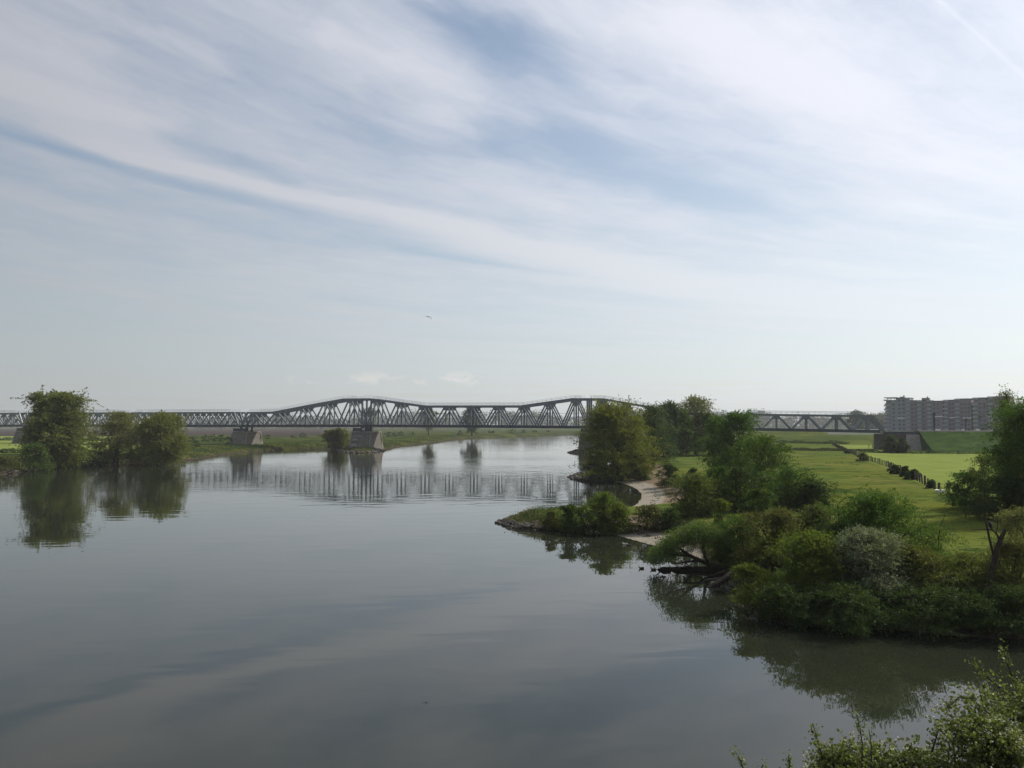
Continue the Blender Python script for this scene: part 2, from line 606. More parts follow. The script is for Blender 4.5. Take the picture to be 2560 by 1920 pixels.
def build_ground():
    nr, nc = 430, 640
    rr = 9.0 * (7000 / 9.0) ** (np.arange(nr) / (nr - 1))
    th = np.radians(np.linspace(-62, 62, nc))
    RR, TH = np.meshgrid(rr, th, indexing='ij')
    P = np.stack([RR * np.sin(TH), RR * np.cos(TH)], -1).reshape(-1, 2)
    Z = height(P)
    s = sdist(P)
    sand = np.maximum(soft_poly(P, BEACH[0], 1.0), soft_poly(P, BEACH[1], 1.2))
    past = np.zeros(len(P))
    for k, p in enumerate(PASTURE):
        past = np.maximum(past, soft_poly(P, p, 1.0))
    plo = soft_poly(P, PLOUGH[0], 4.0)
    left_ = inside(P, LEFT_LAND)
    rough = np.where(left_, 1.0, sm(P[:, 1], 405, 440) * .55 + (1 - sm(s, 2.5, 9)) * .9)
    rough = np.clip(rough, 0, 1)
    wet = np.where(s > 0, 1 - sm(Z, 0.1, 0.75), 1.0)
    V = np.column_stack([P, Z])
    idx = np.arange(nr * nc).reshape(nr, nc)
    q = np.stack([idx[:-1, :-1], idx[:-1, 1:], idx[1:, 1:], idx[1:, :-1]], -1).reshape(-1, 4)[:, ::-1]
    zc = Z[q].max(1)
    keep = zc > -0.9
    q = q[keep]
    m_, g, out = mat('ground_cover_soil')
    geo = g.add('ShaderNodeNewGeometry')
    pos = geo.outputs['Position']

    def attr(nm):
        a_ = g.add('ShaderNodeAttribute', attribute_name=nm)
        return a_.outputs['Fac']
    sx_ = g.add('ShaderNodeSeparateXYZ')
    g.l.new(pos, sx_.inputs[0])
    pos_x, pos_y = sx_.outputs[0], sx_.outputs[1]
    n_big = g.noise(pos, 0.035, 4, 0.55)
    n_mid = g.noise(pos, 0.22, 5, 0.65)
    n_fine = g.noise(pos, 1.6, 4, 0.7)
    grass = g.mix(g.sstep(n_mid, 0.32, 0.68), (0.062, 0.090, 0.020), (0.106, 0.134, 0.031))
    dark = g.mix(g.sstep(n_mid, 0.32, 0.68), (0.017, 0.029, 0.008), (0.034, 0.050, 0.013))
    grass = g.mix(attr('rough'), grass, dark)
    grass = g.mix(g.sstep(n_big, 0.45, 0.66, 0, 0.65), grass, (0.118, 0.122, 0.020))
    grass = g.mix(g.sstep(g.noise(pos, 0.55, 5, 0.75), 0.54, 0.68, 0, 0.65), grass, (0.030, 0.050, 0.013))
    grass = g.mix(g.sstep(n_fine, 0.52, 0.70, 0, 0.55), grass, (0.028, 0.046, 0.012))
    weed = g.sstep(g.noise(pos, 0.13, 6, 0.72), 0.53, 0.63, 0, 0.75)
    grass = g.mix(weed, grass, (0.030, 0.052, 0.013))
    pale = g.sstep(g.noise(g.comb(pos_x, g.mul(pos_y, 0.55), 7.0), 0.075, 4, 0.6), 0.56, 0.68, 0, 0.5)
    grass = g.mix(pale, grass, (0.135, 0.135, 0.035))
    pg = g.mix(g.sstep(n_mid, 0.3, 0.7), (0.150, 0.195, 0.045), (0.190, 0.225, 0.060))
    weed = g.sstep(g.noise(pos, 0.13, 6, 0.72), 0.53, 0.63, 0, 0.75)
    grass = g.mix(weed, grass, (0.030, 0.052, 0.013))
    pale = g.sstep(g.noise(g.comb(pos_x, g.mul(pos_y, 0.55), 7.0), 0.075, 4, 0.6), 0.56, 0.68, 0, 0.5)
    grass = g.mix(pale, grass, (0.135, 0.135, 0.035))
    pg = g.mix(g.sstep(g.noise(g.comb(pos_x, g.mul(pos_y, 0.4), 2.0), 0.11, 5, 0.65), 0.48, 0.66, 0, 0.4), pg, (0.105, 0.150, 0.030))
    pg = g.mix(g.sstep(n_fine, 0.55, 0.8, 0, 0.3), pg, (0.09, 0.135, 0.03))
    pl = g.mix(g.sstep(n_mid, 0.3, 0.7), (0.036, 0.029, 0.026), (0.055, 0.044, 0.038))
    sd_ = g.mix(g.sstep(n_mid, 0.35, 0.65), (0.15, 0.112, 0.075), (0.20, 0.155, 0.11))
    sd_ = g.mix(g.sstep(n_fine, 0.55, 0.75, 0, 0.45), sd_, (0.13, 0.095, 0.065))
    mud = g.mix(g.sstep(n_fine, 0.35, 0.7), (0.030, 0.026, 0.018), (0.075, 0.062, 0.045))
    wets = (0.25, 0.225, 0.18)
    c = g.mix(attr('pasture'), grass, pg)
    c = g.mix(attr('plough'), c, pl)
    wet_a = attr('wet')
    c = g.mix(g.sstep(g.add_(wet_a, g.mul(g.sub(n_fine, 0.5), 0.5)), 0.35, 0.65), c, mud)
    sa = g.sstep(g.add_(attr('sand'), g.mul(g.sub(n_mid, 0.5), 0.7), g.mul(g.sub(n_fine, 0.5), 0.3)), 0.35, 0.6)
    sandc = g.mix(g.sstep(wet_a, 0.72, 0.85), sd_, wets)
    c = g.mix(sa, c, sandc)
    b = g.add('ShaderNodeBsdfPrincipled')
    g.put(b.inputs['Base Color'], c)
    b.inputs['Roughness'].default_value = 0.95
    b.inputs['Specular IOR Level'].default_value = 0.0
    bp = g.add('ShaderNodeBump')
    bp.inputs['Strength'].default_value = 0.8
    bp.inputs['Distance'].default_value = 0.25
    g.l.new(g.add_(n_fine, g.mul(n_mid, 1.5)), bp.inputs['Height'])
    g.l.new(bp.outputs[0], b.inputs['Normal'])
    g.l.new(b.outputs[0], out.inputs[0])

    fc = lambda a_: a_[q].mean(1)
    f_sand, f_past, f_plo, f_s = fc(sand), fc(past), fc(plo), fc(s)
    cen = P[q].mean(1)
    region = np.zeros(len(q), int)
    region[f_past > .5] = 1
    region[f_plo > .5] = 2
    region[f_sand > .5] = 3
    region[(region == 0) & inside(cen, LEFT_LAND)] = 4
    names = ['meadow', 'pasture_field', 'ploughed_field', 'sandy_beach', 'grassy_bank']
    for k, nm in enumerate(names):
        f = q[region == k]
        u, inv = np.unique(f, return_inverse=True)
        me = new_mesh(nm, V[u], inv.reshape(-1, 4))
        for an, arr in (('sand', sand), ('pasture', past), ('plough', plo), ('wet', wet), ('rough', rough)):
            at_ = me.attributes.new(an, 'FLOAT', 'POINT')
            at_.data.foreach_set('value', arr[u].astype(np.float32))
        me.polygons.foreach_set('use_smooth', np.ones(len(me.polygons), dtype=bool))
        o = link(nm, me, m_)
        tag(o, kind='structure')
    # riverbed and the wide plain beyond, under everything
    bed = MB().poly([(-9000, -3000, -1.7), (9000, -3000, -1.7), (9000, 9000, -1.7), (-9000, 9000, -1.7)], [(0, 1, 2, 3)])
    tag(bed.build('riverbed', plain('river_mud', (0.05, 0.045, 0.03), 0.9)), kind='structure')


build_ground()


def build_water():
    m_, g, out = mat('river_water')
    geo = g.add('ShaderNodeNewGeometry')
    pos = geo.outputs['Position']
    sp = g.add('ShaderNodeSeparateXYZ')
    g.l.new(pos, sp.inputs[0])
    wx, wy, _ = sp.outputs
    big = g.noise(g.comb(g.mul(wx, 0.5), wy, 0), 0.018, 3, 0.6)
    zone = g.mul(g.sstep(wy, 85, 150), g.sstep(wy, 250, 340, 1.0, 0.25))
    ruf = g.mul(g.sstep(big, 0.36, 0.66, 0.45, 1.0), g.add_(0.40, g.mul(zone, 0.85)))
    h1 = g.noise(g.comb(g.mul(wx, 0.40), wy, 0.0), 0.42, 1.5, 0.45, 0.5)
    h2 = g.noise(g.comb(g.mul(wx, 0.6), wy, 4.0), 2.2, 2, 0.5, 0.3)
    hgt = g.mul(g.add_(h1, g.mul(h2, g.add_(0.03, g.mul(zone, 0.15)))), ruf)
    bp = g.add('ShaderNodeBump')
    bp.inputs['Strength'].default_value = 1.0
    bp.inputs['Distance'].default_value = WAVE
    g.l.new(hgt, bp.inputs['Height'])
    b = g.add('ShaderNodeBsdfPrincipled')
    b.inputs['Base Color'].default_value = (0.018, 0.021, 0.013, 1)
    b.inputs['Roughness'].default_value = 0.02
    b.inputs['IOR'].default_value = 1.333
    g.l.new(bp.outputs[0], b.inputs['Normal'])
    g.l.new(b.outputs[0], out.inputs[0])
    w = MB().poly([(-8000, -2500, 0), (8000, -2500, 0), (8000, 8000, 0), (-8000, 8000, 0)], [(0, 1, 2, 3)])
    tag(w.build('river', m_), kind='structure')


WAVE = 0.040
build_water()

# ---------------------------------------------------------------- air
def build_haze():
    if HAZE_DENSITY <= 0: return
    m_, g, out = mat('morning_haze')
    v = g.add('ShaderNodeVolumePrincipled')
    v.inputs['Color'].default_value = (0.93, 0.96, 1.0, 1)
    v.inputs['Density'].default_value = HAZE_DENSITY
    v.inputs['Anisotropy'].default_value = 0.0
    g.l.new(v.outputs[0], out.inputs['Volume'])
    try:
        m_.cycles.homogeneous_volume = True
    except Exception:
        pass
    b = MB().box((0, 2500, 21), (19000, 14000, 50))
    tag(b.build('haze', m_), kind='stuff')


# ---------------------------------------------------------------- railway bridge
ALPHA = R(15.64)
BD = 322.0
BN = np.array([math.sin(ALPHA), math.cos(ALPHA)])
BU = np.array([math.cos(ALPHA), -math.sin(ALPHA)])


def t_of(px):
    d = ray(px, 1065)
    return BD * math.tan(math.atan2(d[0], d[1]) - ALPHA)


def BP(t, o, z):
    p = BN * (BD + o) + BU * t
    return Vector((p[0], p[1], z))


_zx = [t_of(v) for v in (-900, 0, 600, 920, 1190, 1400, 1871, 2206, 2330, 2700)]
_zz = [9.5, 9.55, 9.5, 9.6, 9.4, 9.2, 8.4, 7.65, 7.45, 7.4]


def zdeck(t):
    return float(np.interp(t, _zx, _zz))


CUBE = MB().box((0, 0, 0), (1, 1, 1)).mesh('steel_member')
CUBE.materials.append(M['steel'])
CUBE_D = MB().box((0, 0, 0), (1, 1, 1)).mesh('steel_girder')
CUBE_D.materials.append(M['steel_dark'])


def member(name, p, q, w, d, parent, me=None, out=None):
    """a straight steel member from p to q: w in the truss plane, d across it"""
    p, q = Vector(p), Vector(q)
    ax = q - p
    ln = ax.length
    ax.normalize()
    side = Vector((BN[0], BN[1], 0)) if out is None else Vector(out)
    side = (side - ax * side.dot(ax)).normalized()
    up = side.cross(ax)
    o = bpy.data.objects.new(name, me or CUBE)
    COL.objects.link(o)
    o.parent = parent
    mtx = Matrix.Identity(4)
    for r in range(3):
        mtx[r][0] = ax[r] * ln
        mtx[r][1] = side[r] * d
        mtx[r][2] = up[r] * w
        mtx[r][3] = (p[r] + q[r]) / 2
    o.matrix_local = parent.matrix_world.inverted() @ mtx if parent else mtx
    return o


PLANES = (-4.2, 0.0, 4.2)


def truss(label, t0, t1, npan, prof, end_posts=True, verticals=True, heavy=1.0, mid=True):
    """npan panels between t0 and t1; top nodes stand over the middle of each panel; prof = [(t, height)]"""
    root = empty('truss_bridge_span', BP((t0 + t1) / 2, 0, zdeck((t0 + t1) / 2)), 0, label, 'bridge', 'steel railway bridge spans')
    bpy.context.view_layer.update()
    root_m = Matrix.Translation(root.location)
    root.matrix_world = root_m
    pt = [p[0] for p in prof]
    ph = [p[1] for p in prof]
    hh = lambda t: float(np.interp(t, pt, ph))
    pl = (t1 - t0) / npan
    bots = [t0 + pl * i for i in range(npan + 1)]
    tops = [t0 + pl * (i + .5) for i in range(npan)]
    top0, top1 = pt[0], pt[-1]
    planes = PLANES
    for o_ in planes:
        # chords, broken where the profile bends
        br = sorted(set([top0, top1] + [v for v in pt if top0 < v < top1]))
        for a_, b_ in zip(br[:-1], br[1:]):
            member('top_chord', BP(a_ - .2, o_, zdeck(a_) + hh(a_) - .45), BP(b_ + .2, o_, zdeck(b_) + hh(b_) - .45), 0.8 * heavy, .62, root)
        nseg = max(2, int((t1 - t0) / 24))
        for k in range(nseg):
            a_, b_ = t0 + (t1 - t0) * k / nseg, t0 + (t1 - t0) * (k + 1) / nseg
            member('deck_girder', BP(a_, o_, zdeck(a_) + .5), BP(b_, o_, zdeck(b_) + .5), 1.0, .5, root, CUBE_D)
        for i, tt in enumerate(tops):
            for tb in (bots[i], bots[i + 1]):
                sg = 1 if tb > tt else -1
                member('diagonal', BP(tt + sg * .55 * heavy, o_, zdeck(tt) + hh(tt) - .7), BP(tb - sg * .25, o_, zdeck(tb) + .9), .50 * heavy, .5, root)
            if verticals:
                wv = .42 if o_ else (.62 if mid else .42)
                member('post', BP(tt, o_ * .999, zdeck(tt) + hh(tt) - .8), BP(tt, o_ * .999, zdeck(tt) + .9), wv, .38, root)
            gp = MB()
            zt = zdeck(tt) + hh(tt) - .85
            sl = (zdeck(tt + 1) + hh(tt + 1) - zdeck(tt - 1) - hh(tt - 1)) / 2
            for sgn in (-1, 1):
                off = o_ + sgn * .33
                pts = []
                for dd in (0.0, .03):
                    for (dt, dz) in ((-1.35, 0), (1.35, 0), (.8, -1.15), (-.8, -1.15)):
                        pts.append(BP(tt + dt * heavy, off + sgn * dd, zt + dz * heavy + sl * dt * (1 if dz == 0 else .4)) - root.location)
                gp.poly(pts, [(0, 1, 2, 3), (7, 6, 5, 4), (0, 4, 5, 1), (1, 5, 6, 2), (2, 6, 7, 3), (3, 7, 4, 0)])
            gp.build('gusset_plate', M['steel'], root)
        if end_posts:
            for te, tn in ((t0, top0), (t1, top1)):
                member('end_post', BP(te, o_, zdeck(te) + .6), BP(tn, o_, zdeck(tn) + hh(tn) - .6), .7, .56, root)
    # cross frames and the track deck
    for tt in tops:
        member('cross_strut', BP(tt, planes[0] + .32, zdeck(tt) + hh(tt) - .5), BP(tt, planes[-1] - .32, zdeck(tt) + hh(tt) - .5), .3, .3, root, out=(BU[0], BU[1], 0))
    for k in range(int((t1 - t0) / 3.0)):
        tt = t0 + 1.5 + k * 3.0
        member('floor_beam', BP(tt, planes[0] + .26, zdeck(tt) + .35), BP(tt, planes[-1] - .26, zdeck(tt) + .35), .6, .3, root, CUBE_D, out=(BU[0], BU[1], 0))
    nseg = max(2, int((t1 - t0) / 24))
    for k in range(nseg):
        a_, b_ = t0 + (t1 - t0) * k / nseg, t0 + (t1 - t0) * (k + 1) / nseg
        for off in (-2.1, 2.1):
            member('track_deck', BP(a_, off, zdeck(a_) + .82), BP(b_, off, zdeck(b_) + .82), .22, 3.1, root, CUBE_D)
    # inspection walkway railings along both outer top chords
    rl = MB()
    for o_ in (planes[0], planes[-1]):
        tt0, tt1 = top0 + 1.0, top1 - 1.0
        ts = np.arange(tt0, tt1, 1.9)
        for zoff in (0.5, 0.98):
            rl.tube([BP(v, o_, zdeck(v) + hh(v) + zoff) - root.location for v in sorted(set(list(ts) + [v for v in pt if tt0 < v < tt1]))], .035, 4)
        for v in ts:
            p = BP(v, o_, zdeck(v) + hh(v) - .05) - root.location
            rl.tube([p, p + Vector((0, 0, 1.05))], .03, 4)
    rl.build('walkway_railing', M['rail'], root)
    # overhead line wires over both tracks
    wr = MB()
    for off in (-2.1, 2.1):
        for zz in (4.6, 5.9):
            wr.tube([BP(v, off, zdeck(v) + zz - 0.25 * math.sin((v - t0) * .13) ** 2) - root.location for v in np.linspace(t0, t1, 14)], .022, 4)
    wr.build('overhead_wire', M['steel_dark'], root)
    return root


T = t_of
tA, tP1, tP2, tP3, tE = T(617), T(617), T(917), T(1474), T(1792)
# left flood spans, each 11.1 m per panel
T_L3a = tP1 - 1.5
T_L3 = T_L3a - 55.4
T_L2 = T_L3 - 1.2
T_L1 = T_L2 - 55.4
ht = 6.65
truss('long low lattice truss span on the far shore reaching the first stone pier', T_L3, T_L3a, 6, [(T_L3 + 2.5, ht), (T_L3a - 2.0, ht)], heavy=.85)
truss('low lattice truss span half hidden behind the tall bank tree', T_L1, T_L2, 6, [(T_L1 + 2.5, ht), (T_L2 - 2.0, ht)], heavy=.85)
truss('low lattice truss span cut off by the picture edge', T_L1 - 1.2 - 61, T_L1 - 1.2, 6, [(T_L1 - 60, ht), (T_L1 - 3.4, ht)], heavy=.85)
# the big river bridge: two side spans and the main span, one continuous truss
prof_px = [(632, 6.5), (697, 6.6), (770, 8.9), (870, 11.75), (937, 11.75), (1065, 8.8), (1311, 8.8), (1437, 11.55), (1514, 11.55), (1625, 8.7), (1710, 6.5), (1786, 6.3)]
prof = [(T(a_), b_) for a_, b_ in prof_px]
root_main = None
for (lab, ta, tb, n_) in (
        ('side span of the humped steel truss bridge rising from the first pier', tP1, tP2, 5),
        ('main river span of the humped steel truss bridge sagging between two peaks', tP2, tP3, 9),
        ('side span of the humped steel truss bridge descending behind the trees', tP3, tE, 5)):
    pr = [(t, h) for t, h in prof if ta < t < tb]
    hi = lambda t: float(np.interp(t, [p[0] for p in prof], [p[1] for p in prof]))
    lo_t = max(ta, prof[0][0])
    hi_t = min(tb, prof[-1][0])
    pr = [(lo_t, hi(lo_t))] + [p for p in pr if lo_t < p[0] < hi_t] + [(hi_t, hi(hi_t))]
    truss(lab, ta, tb, n_, pr, end_posts=False if n_ == 9 else True, heavy=1.0)
# right hand flood span: plain Warren truss with posts
tr0, tr1 = T(1832), T(2207)
prr = [(T(1864), 6.25), (T(2180), 6.25)]
truss('short flat topped truss span over the meadow ending at the abutment', tr0, tr1, 5, prr, heavy=.9, mid=False)


def pier(label, t, o0, length, depth, zb, zt, marks=False):
    """battered masonry pier with plinth, offset shaft and cap; depth runs under the bridge"""
    c = BP(t, 0, 0)
    root = empty('bridge_pier', (c.x, c.y, zb), -ALPHA, label, 'bridge pier', 'stone bridge piers')
    H = zt - zb

    def block(l0, d0, l1, d1, z0, z1, skew=0.0):
        r0 = [(-l0 / 2, -d0 / 2 - skew, z0), (l0 / 2, -d0 / 2 - skew, z0), (l0 / 2, d0 / 2, z0), (-l0 / 2, d0 / 2, z0)]
        r1 = [(-l1 / 2, -d1 / 2, z1), (l1 / 2, -d1 / 2, z1), (l1 / 2, d1 / 2, z1), (-l1 / 2, d1 / 2, z1)]
        return MB().loft([r0, r1])
    d = depth
    block(length + 1.0, d + 5.6, length + .7, d + 5.0, -1.5, .45).build('plinth', M['stone'], root)
    block(length + .45, d + 4.5, length + .35, d + 3.5, .452, H * .3).build('lower_shaft', M['stone'], root)
    block(length + .05, d + 3.3, length - .05, d + 1.0, H * .3 + .002, H * .93).build('upper_shaft', M['stone'], root)
    block(length + .3, d + 1.4, length + .3, d + 1.4, H * .93 + .002, H).build('capstone', M['cap'], root)
    for s in (-1, 1):
        for kk in (0, 1):
            yy = (-(d + 3.9) / 2, d / 2 + 1.7)[kk]
            # raised corner quoins on the long faces
            MB().loft([[(s * (length / 2 + .30), yy - .5 * (1 - 2 * kk), .46), (s * (length / 2 + .30), yy + .5 * (1 - 2 * kk), .46), (s * (length / 2 + .1), yy + .5, .46), (s * (length / 2 + .1), yy, .46)],
                       [(s * (length / 2 + .20), yy * .80 - .35, H * .9), (s * (length / 2 + .20), yy * .80 + .35, H * .9), (s * (length / 2 - .1), yy * .80 + .35, H * .9), (s * (length / 2 - .1), yy * .80, H * .9)]]).build('quoin', M['cap'], root)
    for o_ in PLANES:
        b = MB()
        zb_ = zdeck(t) - zb
        b.box((0, o_, H + .25), (1.6, 1.3, .5)).box((0, o_, (H + .5 + zb_) / 2), (.9, .7, max(.1, zb_ - H - .5)))
        b.build('bearing', M['steel_dark'], root)
    # inspection platform railing and beam under the deck
    MB().box((0, -d / 2 - .4, H + .75), (length - .6, .25, 1.3)).build('bearing_screen', M['steel_dark'], root)
    if marks:
        fy = lambda z: -(d + 4.5) / 2 + .5 * (z - .45) / (H * .3 - .45) - .012 if z < H * .3 else -(d + 3.3) / 2 + 1.15 * (z - H * .3) / (H * .63) - .012

        def stroke(pts, w, m_, nm):
            mb = MB()
            for (a_, b_) in zip(pts[:-1], pts[1:]):
                dx, dz = b_[0] - a_[0], b_[1] - a_[1]
                l_ = math.hypot(dx, dz)
                nx, nz = -dz / l_ * w / 2, dx / l_ * w / 2
                mb.poly([(a_[0] + nx, fy(a_[1] + nz), a_[1] + nz), (a_[0] - nx, fy(a_[1] - nz), a_[1] - nz), (b_[0] - nx, fy(b_[1] - nz), b_[1] - nz), (b_[0] + nx, fy(b_[1] + nz), b_[1] + nz)], [(0, 1, 2, 3)])
            mb.build(nm, m_, root)
        L2 = length / 2
        stroke([(-L2 + .3, 4.5), (-L2 + .9, 5.0), (-L2 + 2.2, 5.15), (-L2 + 3.6, 4.95), (-L2 + 4.6, 4.8)], .22, M['tag'], 'graffiti')
        stroke([(-L2 + .6, 3.3), (-L2 + 1.0, 4.1), (-L2 + 1.4, 3.3), (-L2 + 1.8, 4.2), (-L2 + 2.2, 3.4), (-L2 + 2.6, 4.1)], .28, M['tag'], 'graffiti')
        stroke([(-L2 + .5, .7), (-L2 + .8, 1.9), (-L2 + 1.3, .8), (-L2 + 1.6, 2.0), (-L2 + 2.2, 1.0), (-L2 + 2.5, 2.1), (-L2 + 2.9, .8)], .26, M['tag'], 'graffiti')
        stroke([(-L2 + .4, 2.5), (-L2 + 1.2, 2.75), (-L2 + 2.0, 2.5), (-L2 + 2.9, 2.8)], .3, M['tag_dark'], 'graffiti')
        sg = MB()
        yy = -d / 2 - .56
        z0 = H + .45
        for (x0, z_, w_, h_) in ((.55, z0, .26, .95), (1.35, z0, .26, .95), (.81, z0, .54, .42)):
            sg.box((x0 + w_ / 2, yy, z_ + h_ / 2), (w_, .05, h_))
        sg.poly([(.81, yy - .02, z0 + .95), (.81, yy - .02, z0 + .62), (1.08, yy - .02, z0 + .42), (1.08, yy - .02, z0 + .62)], [(0, 1, 2, 3)])
        sg.poly([(1.35, yy - .02, z0 + .95), (1.08, yy - .02, z0 + .62), (1.08, yy - .02, z0 + .42), (1.35, yy - .02, z0 + .62)], [(0, 1, 2, 3)])
        sg.build('marker_board', M['panel'], root)
    return root


pier('stone pier standing on the grassy bank below the bridge joint', tP1, 0, 6.8, 9.6, 2.0, 7.6)
pier('tall stone pier with pale sunlit flank and graffiti at the water edge', tP2, 0, 8.0, 9.6, 0.9, 7.8, True)
pier('dark stone pier rising behind the yellow green tree on the shore', tP3 + 1.5, 0, 8.5, 9.6, 0.5, 7.6)
pier('stone pier hidden among the bank trees under the lattice spans', T_L3 - .6, 0, 6.5, 9.6, 2.0, 7.6)
pier('stone pier behind the tallest bank tree', T_L1 - .6, 0, 6.5, 9.6, 2.0, 7.6)
pier('stone pier between the humped bridge and the short meadow span', (tE + tr0) / 2, 0, 6.0, 9.6, 2.0, 6.3)


def build_abutment():
    t0, t1 = T(2190), T(2262)
    zt = zdeck(t0)
    root = empty('bridge_abutment', BP((t0 + t1) / 2, 0, 1.8), -ALPHA, 'dark masonry abutment with sloping grey wing wall at the meadow end of the bridge', 'abutment')
    lw = t1 - t0
    z1 = zt - 1.8 - .3
    MB().loft([[(-lw / 2 - .3, -6.3, -.6), (lw / 2, -6.3, -.6), (lw / 2, 6.3, -.6), (-lw / 2 - .3, 6.3, -.6)],
               [(-lw / 2, -6, z1), (lw / 2, -6, z1), (lw / 2, 6, z1), (-lw / 2, 6, z1)]]).build('front_wall', M['rock'], root)
    MB().box((-lw / 2 + .9, -5.9, z1 + .5), (.9, .5, 1.3)).build('parapet_post', M['cap'], root)
    MB().box((lw / 2 + 5, -5.2, z1 + .1), (lw + 16, .7, 1.5)).build('approach_girder', M['steel_dark'], root)
    # wing wall running down the slope towards the viewer; sunlight is put into its paler stone colour
    x0 = lw / 2 + .3
    MB().poly([(x0 - 1.5, -8.5, -.6), (x0 + 12.5, -13, -.6), (x0 + 4.6, -6.6, z1 - .2), (x0 - 1.0, -6.6, z1 - .2),
               (x0 - .5, -6.4, -.6), (x0 + 13.5, -11.5, -.6), (x0 + 5.2, -5.6, z1 - .2), (x0 - .4, -5.6, z1 - .2)],
              [(0, 1, 2, 3), (7, 6, 5, 4), (0, 4, 5, 1), (1, 5, 6, 2), (2, 6, 7, 3), (3, 7, 4, 0)]).build('wing_wall', plain('wing_masonry_lit', (0.27, 0.245, 0.22), .9, .1, .2, 1.5, .4), root)
    # embankment beyond
    te0, te1 = T(2290), T(2290) + 420
    mb = MB()
    rings = []
    for k, t in enumerate(np.linspace(te0, te1, 24)):
        z = 8.15
        sl0, sl1 = 26.0, 24.0
        w1, w2 = 2.0 * math.sin(k * 1.7), 2.0 * math.sin(k * 1.1 + 1)
        rings.append([BP(t, -6 - sl0 + w1, 1.4), BP(t, -6 - sl0 * .45 + w1 * .6, 4.6), BP(t, -5.6, z), BP(t, 5.6, z), BP(t, 6 + sl1 * .5, 4.4), BP(t, 6 + sl1 + w2, 1.4)])
    mb.loft(rings)
    m_, g, out = mat('embankment_grass')
    geo = g.add('ShaderNodeNewGeometry')
    n1 = g.noise(geo.outputs['Position'], .25, 5, .65)
    n2 = g.noise(geo.outputs['Position'], 1.2, 4, .65)
    c = g.mix(g.sstep(n1, .35, .65), (0.028, 0.052, 0.016), (0.052, 0.082, 0.022))
    c = g.mix(g.sstep(n2, .55, .75, 0, .6), c, (0.022, 0.036, 0.014))
    b = g.add('ShaderNodeBsdfDiffuse')
    g.l.new(c, b.inputs[0])
    g.l.new(b.outputs[0], out.inputs[0])
    o = mb.build('railway_embankment', m_)
    tag(o, kind='structure')
    bed = MB()
    bed.loft([[BP(t, -4.6, 8.155), BP(t, -4.0, 8.55), BP(t, 4.0, 8.55), BP(t, 4.6, 8.155)] for t in (te0, te1)])
    tag(bed.build('track_bed', M['ballast']), kind='structure')


build_abutment()

# ---------------------------------------------------------------- plants
def leaf_cloud(C, size, r, aspect=0.5, hang=0.0, out_dir=None):
    """one folded four-cornered blade at every centre in C"""
    n = len(C)
    a = r.normal(size=(n, 3))
    if out_dir is not None:
        a = a * 0.7 + out_dir
    a[:, 2] -= hang
    a /= np.linalg.norm(a, axis=1)[:, None] + 1e-9
    b = r.normal(size=(n, 3))
    b[:, 2] *= 0.35
    b -= a * (a * b).sum(1)[:, None]
    b /= np.linalg.norm(b, axis=1)[:, None] + 1e-9
    s = size * r.uniform(0.65, 1.35, n)[:, None]
    V = np.empty((n, 4, 3))
    V[:, 0] = C - a * s * .5
    V[:, 1] = C + b * s * aspect * .5 - a * s * .05
    V[:, 2] = C + a * s * .5
    V[:, 3] = C - b * s * aspect * .5 - a * s * .05
    return V.reshape(-1, 3)


def quads(n):
    return np.arange(n * 4).reshape(-1, 4)


def bez(p, q, c, n=6):
    t = np.linspace(0, 1, n)[:, None]
    return (1 - t) ** 2 * p + 2 * t * (1 - t) * c + t * t * q


